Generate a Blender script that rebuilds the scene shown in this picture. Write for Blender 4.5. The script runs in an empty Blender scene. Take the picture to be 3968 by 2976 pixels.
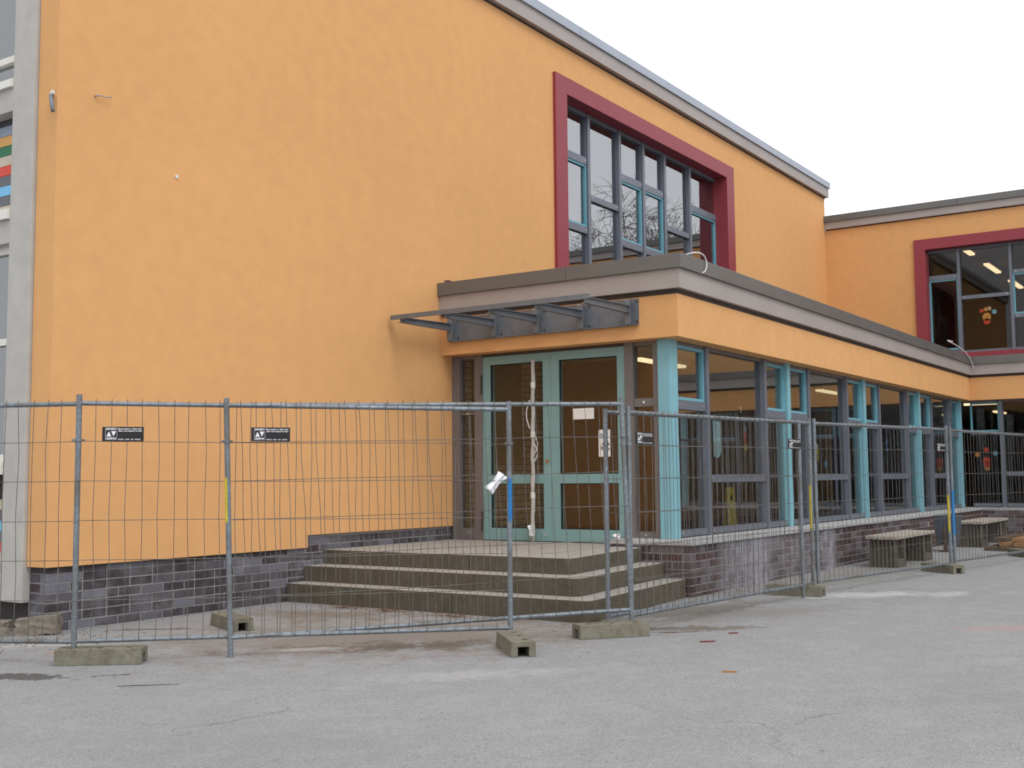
import bpy, bmesh, math, random
from mathutils import Vector, Matrix
random.seed(7)
SC = bpy.context.scene
COL = SC.collection
R = math.radians

# ------------------------------------------------------------------ camera
cam_d = bpy.data.cameras.new('Camera'); cam = bpy.data.objects.new('Camera', cam_d); COL.objects.link(cam)
cam_d.sensor_width = 36.0; cam_d.lens = 40.37; cam_d.clip_start = 0.05; cam_d.clip_end = 1500
YAW, PIT, ROL = R(55.955), R(4.700), R(-0.500)
fw = Vector((math.sin(YAW)*math.cos(PIT), math.cos(YAW)*math.cos(PIT), math.sin(PIT)))
rt = Vector((math.cos(YAW), -math.sin(YAW), 0)); up = rt.cross(fw)
r2 = rt*math.cos(ROL) + up*math.sin(ROL); u2 = -rt*math.sin(ROL) + up*math.cos(ROL)
cam.matrix_world = Matrix(((r2.x, u2.x, -fw.x, -5.952), (r2.y, u2.y, -fw.y, -8.828), (r2.z, u2.z, -fw.z, 0.7254), (0, 0, 0, 1)))
SC.camera = cam

# ------------------------------------------------------------------ sky, sun, exposure
SUN_TO = Vector((-0.30, -0.60, 0.85)).normalized()
W = bpy.data.worlds.new('World'); SC.world = W; W.use_nodes = True
nt = W.node_tree; nt.nodes.clear()
n_out = nt.nodes.new('ShaderNodeOutputWorld'); n_bg = nt.nodes.new('ShaderNodeBackground')
n_sky = nt.nodes.new('ShaderNodeTexSky'); n_sky.sky_type = 'NISHITA'; n_sky.sun_disc = False
n_sky.sun_elevation = math.asin(SUN_TO.z); n_sky.sun_rotation = math.atan2(SUN_TO.x, SUN_TO.y)
n_sky.air_density = 1.0; n_sky.dust_density = 6.0
n_hs = nt.nodes.new('ShaderNodeHueSaturation'); n_hs.inputs['Saturation'].default_value = 0.12
n_mx = nt.nodes.new('ShaderNodeMix'); n_mx.data_type = 'RGBA'; n_mx.inputs[0].default_value = 0.85
n_mx.inputs[7].default_value = (9.6, 9.7, 10.0, 1)            # thick even cloud
nt.links.new(n_sky.outputs[0], n_hs.inputs['Color']); nt.links.new(n_hs.outputs[0], n_mx.inputs[6])
nt.links.new(n_mx.outputs[2], n_bg.inputs['Color']); n_bg.inputs['Strength'].default_value = 0.125
nt.links.new(n_bg.outputs[0], n_out.inputs['Surface'])
sd = bpy.data.lights.new('Sun', 'SUN'); sd.energy = 0.9; sd.angle = R(28); sd.color = (1, 0.985, 0.96)
sun = bpy.data.objects.new('Sun', sd); COL.objects.link(sun)
sun.rotation_euler = (-SUN_TO).to_track_quat('-Z', 'Y').to_euler(); sun.location = (0, -20, 30)
SC.cycles.filter_width = 1.8
SC.view_settings.view_transform = 'Standard'; SC.view_settings.look = 'None'
SC.view_settings.exposure = 0.06; SC.view_settings.gamma = 1.0; SC.view_settings.use_curve_mapping = False

# ------------------------------------------------------------------ material helpers
def S(r, g, b, k=1.0):
    f = lambda c: ((c/255)/12.92 if c/255 <= .04045 else (((c/255)+.055)/1.055)**2.4)*k
    return (f(r), f(g), f(b), 1)
class NT:
    def __init__(s, name):
        s.m = bpy.data.materials.new(name); s.m.use_nodes = True; s.t = s.m.node_tree
        s.b = s.t.nodes['Principled BSDF']; s.out = s.t.nodes['Material Output']; s._pos = None
    def n(s, ty, **kw):
        x = s.t.nodes.new(ty)
        for k, v in kw.items(): setattr(x, k, v)
        return x
    def l(s, a, b): s.t.links.new(a, b)
    def pos(s):
        if not s._pos: s._pos = s.n('ShaderNodeNewGeometry').outputs['Position']
        return s._pos
    def noise(s, scale, detail=3, rough=.55, vec=None, dist=0):
        x = s.n('ShaderNodeTexNoise'); x.inputs['Scale'].default_value = scale; x.inputs['Detail'].default_value = detail
        x.inputs['Roughness'].default_value = rough; x.inputs['Distortion'].default_value = dist
        s.l(vec or s.pos(), x.inputs['Vector']); return x.outputs['Fac']
    def rng(s, v, a, b, c=0, d=1):
        x = s.n('ShaderNodeMapRange'); x.clamp = True
        for i, q in enumerate((a, b, c, d)): x.inputs[i+1].default_value = q
        s.l(v, x.inputs[0]); return x.outputs[0]
    def math(s, op, a, b=None, clamp=False):
        x = s.n('ShaderNodeMath', operation=op); x.use_clamp = clamp
        for i, q in enumerate((a, b)):
            if q is None: continue
            if isinstance(q, (int, float)): x.inputs[i].default_value = q
            else: s.l(q, x.inputs[i])
        return x.outputs[0]
    def mix(s, f, a, b, blend='MIX'):
        x = s.n('ShaderNodeMix'); x.data_type = 'RGBA'; x.blend_type = blend
        for i, q in ((0, f), (6, a), (7, b)):
            if isinstance(q, (int, float)): x.inputs[i].default_value = q
            elif isinstance(q, tuple): x.inputs[i].default_value = q
            else: s.l(q, x.inputs[i])
        return x.outputs[2]
    def color(s, c):
        if isinstance(c, tuple): s.b.inputs['Base Color'].default_value = c
        else: s.l(c, s.b.inputs['Base Color'])
    def bump(s, h, strength=.3, dist=.01):
        x = s.n('ShaderNodeBump'); x.inputs['Strength'].default_value = strength; x.inputs['Distance'].default_value = dist
        s.l(h, x.inputs['Height']); s.l(x.outputs[0], s.b.inputs['Normal'])
    def set(s, **kw):
        for k, v in kw.items(): s.b.inputs[k].default_value = v
M = {}
def simple(name, c, rough=.6, metal=0.0, var=.12, scale=6.0, spec=.4, fine=0, bump=0):
    t = NT(name)
    a = t.noise(scale, 4)
    k = t.rng(a, .3, .7, 1-var, 1+var)
    col = t.mix(1.0, c, t.n('ShaderNodeCombineColor').outputs[0], 'MULTIPLY')
    cc = t.t.nodes[-1] if False else [n for n in t.t.nodes if n.type == 'COMBINE_COLOR'][0]
    for i in range(3): t.l(k, cc.inputs[i])
    t.color(col); t.set(Roughness=rough, Metallic=metal); t.b.inputs['Specular IOR Level'].default_value = spec
    if bump: t.bump(t.noise(fine, 2), bump, .004)
    M[name] = t.m; return t
def gray(t, v):
    cc = t.n('ShaderNodeCombineColor')
    for i in range(3): t.l(v, cc.inputs[i])
    return cc.outputs[0]

# orange render (float-finished stucco)
t = NT('orange_render')
big = t.rng(t.noise(.35, 4), .3, .7, .96, 1.04); mid = t.rng(t.noise(5, 4), .3, .7, .965, 1.035)
fine = t.noise(140, 3, .7)
k = t.math('MULTIPLY', t.math('MULTIPLY', big, mid), t.rng(fine, .3, .7, .95, 1.05))
t.color(t.mix(1.0, (0.735, 0.398, 0.170, 1), gray(t, k), 'MULTIPLY')); t.set(Roughness=.9); t.b.inputs['Specular IOR Level'].default_value = .15
t.bump(fine, .35, .006); M['render'] = t.m
simple('cap_metal', S(110, 109, 107), .42, .25, .06, 2, .5)
simple('cap_sky_sheen', S(166, 174, 186), .4, .3, .05, 2, .5)  # paler copy of the cap metal, sky reflection put into its colour
simple('fascia_metal', S(168, 160, 156), .55, .1, .05, 2, .4)
simple('shadow_gap', S(78, 68, 62), .8, 0, .05)  # dark colour carries the shade of the recess below the roof edges
simple('red_frame', S(146, 58, 68), .45, 0, .05, 3)
simple('grey_alu', S(114, 120, 131), .42, .25, .05, 3)
simple('grey_frame', S(118, 112, 110), .5, .1, .05, 3)
simple('steel', S(116, 120, 126), .5, .3, .12, 9)
simple('teal', S(128, 164, 164), .45, 0, .05, 4)
simple('light_blue', S(128, 180, 192), .4, 0, .05, 4)
simple('vent_blue', S(112, 170, 184), .4, 0, .04, 4)
simple('bolt', S(225, 225, 225), .25, .8, .02)
simple('white_paint', S(225, 222, 214), .5, 0, .05, 3)
simple('cream_concrete', S(184, 181, 175), .85, 0, .07, 5, .2, 90, .25)
simple('sill_stone', S(172, 172, 172), .75, 0, .1, 8, .25, 80, .2)
simple('interior_white', S(205, 192, 168), .9, 0, .03)
simple('interior_brown', S(168, 128, 90), .8, 0, .18, 1.5)
simple('pin_board', S(150, 130, 100), .9, 0, .15, 25)
simple('interior_floor', S(96, 88, 80), .5, 0, .1)
simple('interior_dark', S(66, 62, 60), .8, 0, .1)
simple('roof_felt', S(80, 80, 80), .9, 0, .1)
simple('paper', S(238, 236, 230), .8, 0, .03)
simple('pale_sheet', S(205, 222, 228), .6, 0, .03)
simple('sign_black', S(34, 34, 36), .5, 0, .05)
simple('sign_white', S(228, 228, 232), .6, 0, .02)
simple('yellow_plastic', S(226, 190, 40), .5, 0, .08, 20)
simple('yellow_tape', S(205, 186, 40), .5, 0, .1, 30)
simple('blue_tape', S(36, 118, 180), .5, 0, .1, 30)
simple('white_cloth', S(240, 240, 244), .75, 0, .05, 30)
simple('pole_wrap', S(186, 182, 176), .6, 0, .12, 20)
simple('cable_white', S(228, 224, 220), .5, 0, .05)
simple('bin_grey', S(84, 92, 102), .6, .2, .12, 12)
simple('orange_wood', S(150, 112, 74), .75, 0, .25, 20)
simple('dark_wood', S(92, 78, 64), .85, 0, .3, 14)
simple('chip_red', S(120, 70, 66), .8, 0, .2, 40)
simple('chip_tan', S(160, 120, 80), .8, 0, .2, 40)
simple('rubble', S(130, 122, 112), .95, 0, .28, 18, .1, 60, .6)
simple('rust_metal', S(92, 80, 72), .7, .3, .3, 20)
simple('leaf_brown', S(120, 78, 40), .8, 0, .4, 60)
simple('bark', S(74, 66, 58), .9, 0, .2, 10)
for nm, c in dict(strip_dark=(58, 60, 66), strip_greyblue=(140, 150, 168), strip_ochre=(214, 160, 84), strip_green=(30, 110, 72), strip_beige=(196, 184, 164), strip_red=(214, 68, 46), strip_grey=(98, 100, 106), strip_blue=(118, 188, 228)).items():
    simple(nm, S(*c), .5, 0, .05, 5)
# galvanised tube
t = NT('galvanised'); a = t.noise(40, 4, .7); v = t.noise(3.5, 4)
t.color(t.mix(t.rng(v, .45, .7), t.mix(t.rng(a, .35, .65), S(112, 121, 129), S(146, 154, 161)), S(112, 111, 107)))
t.set(Roughness=.48, Metallic=.55); M['zinc'] = t.m
t = NT('mesh_wire'); a = t.noise(9, 4, .7)
t.color(t.mix(t.rng(a, .45, .65), S(112, 110, 108), S(96, 80, 68))); t.set(Roughness=.6, Metallic=.4); M['wire'] = t.m
# brick: the colour differs from brick to brick
def brick_mat(name, dark, mid, pale, red, efflo):
    t = NT(name); oi = t.n('ShaderNodeObjectInfo').outputs['Random']
    cr = t.n('ShaderNodeValToRGB'); e = cr.color_ramp.elements; cr.color_ramp.interpolation = 'LINEAR'
    e[0].position = 0; e[0].color = dark; e[1].position = 1; e[1].color = pale
    for p, c in ((.3, dark), (.38, red), (.5, mid), (.72, mid), (.82, pale)):
        q = e.new(p); q.color = c
    t.l(oi, cr.inputs[0])
    n1 = t.noise(9, 4); n2 = t.noise(60, 3, .7)
    c = t.mix(t.rng(n1, .45, .75, 0, .45), cr.outputs[0], pale)
    c = t.mix(t.rng(n2, .3, .7, 0, .35), c, dark)
    c = t.mix(efflo(t), c, S(164, 163, 172))
    t.color(c); t.set(Roughness=.8); t.b.inputs['Specular IOR Level'].default_value = .25
    t.bump(n2, .35, .006); M[name] = t.m
def sep(t):
    x = t.n('ShaderNodeSeparateXYZ'); t.l(t.pos(), x.inputs[0]); return x.outputs
def ef_main(t): return t.rng(t.noise(1.6, 5, .65), .52, .74, 0, .38)
def ef_annex(t):
    x, y, z = sep(t); n = t.noise(2.2, 5, .7); n3 = t.noise(9, 4, .7)
    def band(c, w):
        return t.math('SUBTRACT', 1, t.math('DIVIDE', t.math('ABSOLUTE', t.math('SUBTRACT', x, c)), w), True)
    a = t.math('MAXIMUM', band(6.85, .95), t.math('MAXIMUM', t.math('MULTIPLY', band(9.65, .4), .8), t.math('MULTIPLY', band(8.3, 1.4), .22)))
    a = t.math('MULTIPLY', t.rng(a, .0, .45), t.rng(n, .30, .52))
    return t.math('MULTIPLY', a, t.rng(n3, .3, .6, .35, .85))
brick_mat('brick_main', S(63, 58, 60), S(88, 84, 90), S(118, 116, 126), S(72, 60, 60), ef_main)
brick_mat('brick_annex', S(64, 53, 53), S(90, 79, 79), S(114, 107, 112), S(92, 60, 58), ef_annex)
def mortar_mat(name, ef):
    t = NT(name); c = t.mix(t.rng(t.noise(25, 3), .3, .7), S(132, 130, 130), S(156, 153, 152))
    t.color(t.mix(ef(t), c, S(160, 160, 166))); t.set(Roughness=.95); t.bump(t.noise(120, 2), .4, .004); M[name] = t.m
mortar_mat('mortar_main', ef_main); mortar_mat('mortar_annex', ef_annex)
# plain brick inside the lobby (painted on: too dim behind the glass to tell bricks apart)
t = NT('interior_brick'); bt = t.n('ShaderNodeTexBrick'); bt.inputs['Scale'].default_value = 1.0
mp = t.n('ShaderNodeCombineXYZ'); x, y, z = sep(t); t.l(x, mp.inputs[0]); t.l(z, mp.inputs[1]); t.l(mp.outputs[0], bt.inputs['Vector'])
bt.inputs['Color1'].default_value = S(196, 174, 146); bt.inputs['Color2'].default_value = S(178, 156, 128); bt.inputs['Mortar'].default_value = S(120, 104, 88)
bt.inputs['Brick Width'].default_value = .25; bt.inputs['Row Height'].default_value = .0833; bt.inputs['Mortar Size'].default_value = .006
t.color(bt.outputs[0]); t.set(Roughness=.9); M['interior_brick'] = t.m
# asphalt
t = NT('asphalt')
g1 = t.noise(190, 2, .7); g2 = t.noise(38, 5, .7); g3 = t.noise(.55, 6, .62); g4 = t.noise(4.5, 5, .65)
vo = t.n('ShaderNodeTexVoronoi'); vo.inputs['Scale'].default_value = 120; t.l(t.pos(), vo.inputs['Vector'])
c = t.mix(t.rng(g1, .28, .72), S(109, 110, 111), S(177, 178, 179))
c = t.mix(t.rng(g2, .52, .72, 0, .55), c, S(104, 104, 104))
c = t.mix(t.rng(g4, .45, .75, 0, .32), c, S(175, 175, 175))
c = t.mix(t.rng(g3, .5, .75, 0, .30), c, S(120, 117, 114))
c = t.mix(t.rng(t.noise(17, 3, .6), .68, .78, 0, .7), c, S(84, 82, 80))
ck = t.n('ShaderNodeTexVoronoi', feature='DISTANCE_TO_EDGE'); ck.inputs['Scale'].default_value = .42
vd = t.n('ShaderNodeVectorMath', operation='ADD'); nzc = t.n('ShaderNodeTexNoise'); nzc.inputs['Scale'].default_value = 1.7; nzc.inputs['Detail'].default_value = 6; t.l(t.pos(), nzc.inputs['Vector'])
t.l(t.pos(), vd.inputs[0]); t.l(nzc.outputs['Color'], vd.inputs[1]); t.l(vd.outputs[0], ck.inputs['Vector'])
c = t.mix(t.math('MULTIPLY', t.rng(ck.outputs['Distance'], .007, .001, 0, .35), t.rng(t.noise(.8, 3), .5, .6)), c, S(82, 80, 78))
wob = t.noise(3.2, 5, .65); wob2 = t.noise(14, 4, .65)
def spot(c, x, y, rx, ry, ang, col, k, soft=.6):
    mpn = t.n('ShaderNodeMapping'); mpn.vector_type = 'TEXTURE'
    mpn.inputs['Location'].default_value = (x, y, 0); mpn.inputs['Rotation'].default_value = (0, 0, R(ang)); mpn.inputs['Scale'].default_value = (rx, ry, 1e6)
    t.l(t.pos(), mpn.inputs['Vector']); ln = t.n('ShaderNodeVectorMath', operation='LENGTH'); t.l(mpn.outputs[0], ln.inputs[0])
    d = t.math('ADD', ln.outputs['Value'], t.math('MULTIPLY', t.math('SUBTRACT', wob, .5), 3.6))
    d = t.math('ADD', d, t.math('MULTIPLY', t.math('SUBTRACT', wob2, .5), 2.6))
    return t.mix(t.rng(d, 1+soft*.5, 1-soft*.5, 0, k), c, col)
for q in ((1.4, -2.7, 1.7, .9, -38, S(126, 112, 98), .55, .9), (2.2, -1.2, .8, .35, -70, S(112, 98, 82), .6, .7), (.9, -3.0, .8, .22, -45, S(104, 92, 80), .6, .6),
          (-1.42, -1.78, .42, .13, -52, S(84, 82, 80), .9, .25), (3.0, -4.5, .5, .14, -52, S(104, 92, 80), .7, .5), (2.75, -4.55, .2, .04, -50, S(88, 72, 58), .9, .4), (.62, -.55, .33, .05, -50, S(92, 84, 76), .8, .5),
          (.5, -2.65, .3, .1, -45, S(200, 198, 194), .55, .6), (.2, -4.3, .5, .14, -45, S(188, 186, 184), .35, 1.2), (6.5, -5.0, .85, .22, -52, S(200, 199, 197), .55, 1.2), (-.55, -1.15, .22, .08, -40, S(176, 130, 112), .7, .5),
          (-.35, -.6, .45, .16, -40, S(196, 192, 188), .5, .7), (4.35, -6.8, .35, .12, -50, S(170, 140, 136), .5, .8), (4.2, -4.5, 1.2, .3, -30, S(128, 122, 116), .5, .9), (.3, -2.6, .45, .06, -48, S(132, 112, 106), .35, .9),
          (.8, -3.75, .5, .05, -46, S(134, 116, 110), .35, .9), (3.9, -3.9, 1.2, .25, -12, S(100, 96, 88), .6, .7), (9, -4.2, 3.5, .45, -8, S(130, 124, 112), .5, .8)):
    c = spot(c, *q)
t.color(c); t.set(Roughness=.93); t.b.inputs['Specular IOR Level'].default_value = .2
t.bump(t.math('ADD', g1, t.math('MULTIPLY', vo.outputs['Distance'], .8)), .5, .008); M['asphalt'] = t.m
# weathered concrete: pale trodden top, algae on the faces
def conc(name, top, side, dirt, sc=6):
    t = NT(name); n1 = t.noise(sc, 5, .65); n2 = t.noise(70, 3, .7)
    c = t.mix(t.rng(n1, .35, .7, 0, 1), top, side); c = t.mix(t.rng(t.noise(sc*2.3, 4, .7), .5, .75, 0, .8), c, dirt)
    t.color(t.mix(t.rng(n2, .35, .65, 0, .3), c, dirt)); t.set(Roughness=.95); t.b.inputs['Specular IOR Level'].default_value = .15
    t.bump(n2, .4, .006); M[name] = t.m
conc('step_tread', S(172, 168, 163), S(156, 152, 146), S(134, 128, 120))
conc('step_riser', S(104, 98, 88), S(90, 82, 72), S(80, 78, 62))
conc('block_concrete', S(138, 134, 122), S(112, 109, 95), S(94, 91, 70), 9)
conc('bench_concrete', S(112, 106, 98), S(92, 86, 78), S(76, 72, 62), 9)
conc('bench_wood', S(182, 174, 164), S(160, 152, 142), S(132, 126, 112), 12)
# glass: clear sheet, mirror share by Fresnel on its outer face
def glass(name, ior, tint, rough=.0):
    m = bpy.data.materials.new(name); m.use_nodes = True; T = m.node_tree; T.nodes.clear()
    o = T.nodes.new('ShaderNodeOutputMaterial'); mx = T.nodes.new('ShaderNodeMixShader'); tr = T.nodes.new('ShaderNodeBsdfTransparent'); gl = T.nodes.new('ShaderNodeBsdfGlossy')
    fr = T.nodes.new('ShaderNodeFresnel'); fr.inputs['IOR'].default_value = ior; ge = T.nodes.new('ShaderNodeNewGeometry')
    su = T.nodes.new('ShaderNodeMath'); su.operation = 'SUBTRACT'; su.inputs[0].default_value = 1; mu = T.nodes.new('ShaderNodeMath'); mu.operation = 'MULTIPLY'
    T.links.new(ge.outputs['Backfacing'], su.inputs[1]); T.links.new(su.outputs[0], mu.inputs[0]); T.links.new(fr.outputs[0], mu.inputs[1])
    tr.inputs['Color'].default_value = tint; gl.inputs['Roughness'].default_value = rough; gl.inputs['Color'].default_value = (.95, .97, 1, 1)
    T.links.new(mu.outputs[0], mx.inputs[0]); T.links.new(tr.outputs[0], mx.inputs[1]); T.links.new(gl.outputs[0], mx.inputs[2]); T.links.new(mx.outputs[0], o.inputs['Surface'])
    M[name] = m
glass('glass', 2.9, (.78, .82, .81, 1)); glass('glass_door', 1.5, (.90, .88, .84, 1)); glass('glass_coated', 4.8, (.6, .62, .64, 1))
def emit(name, c, k):
    m = bpy.data.materials.new(name); m.use_nodes = True; b = m.node_tree.nodes['Principled BSDF']
    b.inputs['Base Color'].default_value = (.8, .8, .8, 1); b.inputs['Emission Color'].default_value = c; b.inputs['Emission Strength'].default_value = k; M[name] = m
emit('lamp_glow', (1, .80, .50, 1), 1.25)

# ------------------------------------------------------------------ mesh helpers
class MB:
    def __init__(s): s.v = []; s.f = []; s.mi = []
    def add(s, vs, fs, mi=0):
        o = len(s.v); s.v += [tuple(v) for v in vs]; s.f += [tuple(i+o for i in f) for f in fs]; s.mi += [mi]*len(fs); return s
    def box(s, x0, x1, y0, y1, z0, z1, mi=0):
        vs = [(x, y, z) for x in (x0, x1) for y in (y0, y1) for z in (z0, z1)]
        return s.add(vs, [(0, 1, 3, 2), (4, 6, 7, 5), (0, 4, 5, 1), (2, 3, 7, 6), (0, 2, 6, 4), (1, 5, 7, 3)], mi)
    def prism(s, poly, z0, z1, mi_top=0, mi_side=0):
        n = len(poly); a = sum(poly[i][0]*poly[(i+1) % n][1]-poly[(i+1) % n][0]*poly[i][1] for i in range(n))
        if a < 0: poly = poly[::-1]
        vs = [(x, y, z0) for x, y in poly]+[(x, y, z1) for x, y in poly]
        s.add(vs, [tuple(range(n-1, -1, -1))], mi_side); o = len(s.v)-2*n
        s.f.append(tuple(o+n+i for i in range(n))); s.mi.append(mi_top)
        for i in range(n): s.f.append((o+i, o+(i+1) % n, o+n+(i+1) % n, o+n+i)); s.mi.append(mi_side)
        return s
    def tube(s, pts, r, n=10, cap=True, mi=0):
        pts = [Vector(p) for p in pts]; rs = r if isinstance(r, (list, tuple)) else [r]*len(pts); o = len(s.v)
        t0 = (pts[1]-pts[0]).normalized(); a = Vector((0, 0, 1)) if abs(t0.z) < .9 else Vector((1, 0, 0)); u = t0.cross(a).normalized()
        for i, p in enumerate(pts):
            t_ = (pts[min(i+1, len(pts)-1)]-pts[max(i-1, 0)]).normalized(); u = (u-t_*u.dot(t_)).normalized(); w = t_.cross(u)
            for k in range(n):
                q = p+(u*math.cos(2*math.pi*k/n)+w*math.sin(2*math.pi*k/n))*rs[i]; s.v.append(tuple(q))
        for i in range(len(pts)-1):
            for k in range(n):
                s.f.append((o+i*n+k, o+i*n+(k+1) % n, o+(i+1)*n+(k+1) % n, o+(i+1)*n+k)); s.mi.append(mi)
        if cap:
            s.f.append(tuple(o+k for k in range(n-1, -1, -1))); s.f.append(tuple(o+(len(pts)-1)*n+k for k in range(n))); s.mi += [mi, mi]
        return s
    def mesh(s, name, mats, base=(0, 0, 0), smooth=False, bevel=0):
        me = bpy.data.meshes.new(name); b = Vector(base)
        me.from_pydata([tuple(Vector(v)-b) for v in s.v], [], s.f)
        for m in (mats if isinstance(mats, (list, tuple)) else [mats]): me.materials.append(M[m])
        me.polygons.foreach_set('material_index', s.mi)
        if bevel:
            bm = bmesh.new(); bm.from_mesh(me); bmesh.ops.remove_doubles(bm, verts=bm.verts, dist=1e-5)
            bmesh.ops.bevel(bm, geom=bm.edges[:], offset=bevel, segments=2, affect='EDGES', profile=.6, clamp_overlap=True)
            if len(me.materials) == 2:
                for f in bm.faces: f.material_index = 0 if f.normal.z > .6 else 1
            bm.to_mesh(me); bm.free()
        if smooth: me.shade_smooth()
        me.update(); return me
BASE = {}
def link(o, parent=None):
    COL.objects.link(o)
    if parent is not None: o.parent = parent
    return o
def thing(name, label, cat, base, group=None):
    o = bpy.data.objects.new(name, None); o.empty_display_size = .2; o.location = base; o['label'] = label; o['category'] = cat
    if group: o['group'] = group
    link(o); BASE[o.name] = Vector(base); return o
def part(name, parent, mb, mats, smooth=False, bevel=0, label=None):
    b = BASE[parent.name]; o = bpy.data.objects.new(name, mb.mesh(name, mats, b, smooth, bevel)); link(o, parent); BASE[o.name] = b
    if label: o['label'] = label
    return o
def inst(name, parent, me, loc, rot=None, scale=None):
    o = bpy.data.objects.new(name, me); o.location = Vector(loc)-BASE[parent.name]
    if rot: o.rotation_euler = rot
    if scale: o.scale = scale
    link(o, parent); BASE[o.name] = Vector(loc); return o
def single(name, label, cat, mb, mats, base, smooth=False, bevel=0, group=None):
    o = bpy.data.objects.new(name, mb.mesh(name, mats, base, smooth, bevel)); o.location = base; o['label'] = label; o['category'] = cat
    if group: o['group'] = group
    link(o); BASE[o.name] = Vector(base); return o
def struct(name, mb, mats, kind='structure'):
    o = bpy.data.objects.new(name, mb.mesh(name, mats)); o['kind'] = kind; return link(o)

GZ = -.55
# ------------------------------------------------------------------ ground
struct('ground', MB().add([(-300, -300, GZ), (300, -300, GZ), (300, 300, GZ), (-300, 300, GZ)], [(0, 1, 2, 3)]), 'asphalt')

# ------------------------------------------------------------------ bricks
def brick_mesh(name, L, mat, d=.09):
    mb = MB().box(-L/2, L/2, -d/2, d/2, -.0355, .0355); return mb.mesh(name, mat, bevel=.0028)
BRK = {}
def brick(parent, mat, L, x, y, z, rz=0):
    key = (mat, round(L, 3))
    if key not in BRK: BRK[key] = brick_mesh('brick', L, mat)
    return inst('brick', parent, BRK[key], (x+0, y, z), (random.uniform(-.004, .004), random.uniform(-.006, .006), rz+random.uniform(-.006, .006)))
JZ = -.057                                      # a bed joint, courses of 83 mm
def course_x(parent, mat, x0, x1, yface, z, off, hdr=.12):
    x = x0
    first = True
    while x < x1-.03:
        L = .238
        if first: L = off; first = False
        elif random.random() < hdr: L = .113
        L = min(L, x1-x)
        if L < .03: break
        brick(parent, mat, round(L, 3), x+L/2, yface+.045+random.uniform(-.002, .002), z); x += L+.012
def course_y(parent, mat, y0, y1, xface, z, off):
    y = y0; first = True
    while y < y1-.03:
        L = off if first else .238; first = False
        L = min(L, y1-y)
        if L < .03: break
        brick(parent, mat, round(L, 3), xface+.045+random.uniform(-.002, .002), y+L/2, z, math.pi/2); y += L+.012

# ------------------------------------------------------------------ main block
mbk = thing('school_block', 'tall windowless orange rendered school block with one red framed picture window', 'building', (0, 0, GZ))
XE = 20.4
WX0, WX1, WZ0, WZ1 = 8.40, 14.75, 3.38, 6.62            # rough opening of the picture window
w = MB()
w.box(0, WX0, 0, .28, .135, 7.29); w.box(0, 3.15, 0, .28, 0, .135)
w.box(WX1, XE, 0, .28, .135, 7.29); w.box(WX0, WX1, 0, .28, .135, WZ0); w.box(WX0, WX1, 0, .28, WZ1, 7.29)
part('rendered_wall', mbk, w, 'render')
part('backing_wall', mbk, MB().box(.12, 8.2, .30, .5, GZ, 7.29).box(14.95, XE-.02, .30, .5, GZ, 7.29).box(8.2, 14.95, .30, .5, GZ, 3.30).box(8.2, 14.95, .30, .5, 6.70, 7.29).box(.12, XE-.02, 8, 8.2, GZ, 7.29).box(XE-.25, XE-.02, .5, 8, GZ, 7.29), 'interior_white')
part('roof_slab', mbk, MB().box(.1, XE-.05, .05, 8.2, 7.32, 7.48), 'roof_felt')
part('upper_floor', mbk, MB().box(.3, XE-.3, .5, 8, 2.9, 3.1), 'interior_floor')
part('ceiling', mbk, MB().box(7.0, 17, .5, 8, 6.75, 6.85), 'interior_white')
part('room_wall', mbk, MB().box(7.0, 17, 6.2, 6.35, 3.1, 6.75).box(6.9, 7.0, .5, 6.2, 3.1, 6.75).box(17, 17.1, .5, 6.2, 3.1, 6.75), 'interior_dark')
# parapet
pp = part('parapet', mbk, MB().box(-.06, XE+.06, -.09, .5, 7.29, 7.505), 'fascia_metal')
part('shadow_gap', mbk, MB().box(-.02, XE+.02, -.015, .3, 7.262, 7.289), 'shadow_gap')  # solid strip, shade under the parapet put into its dark colour
x = -.1
while x < XE+.1:
    x1 = min(x+3.0, XE+.1); part('cap_sheet', pp, MB().box(x+.002, x1-.002, -.125, .55, 7.505, 7.65), 'cap_sky_sheen', bevel=.006); x = x1
# plinth of dark engineering brick
pl = part('plinth', mbk, MB().box(.040, 3.6, .040, .3, -.8, JZ+.045).box(3.6, 5.78, .040, .3, -.1, .13).box(3.162, 3.6, .040, .3, JZ+.0451, .13), 'mortar_main')
for k_ in range(8):
    z = JZ-.0833*k_-.0417; off = (.10, .225)[k_ % 2]
    course_x(pl, 'brick_main', .035, 3.55, .035, z, off)
    course_y(pl, 'brick_main', .135, .29, .035, z, .145)
course_x(pl, 'brick_main', .035, 3.15, .035, JZ+.0417-.006, .10, .05)
course_y(pl, 'brick_main', .135, .29, .035, JZ+.0417-.006, .145)
for k_ in (0, 1): course_x(pl, 'brick_main', 3.165, 5.76, .035, JZ+.0417+.0833*k_, (.20, .10)[k_])
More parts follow.
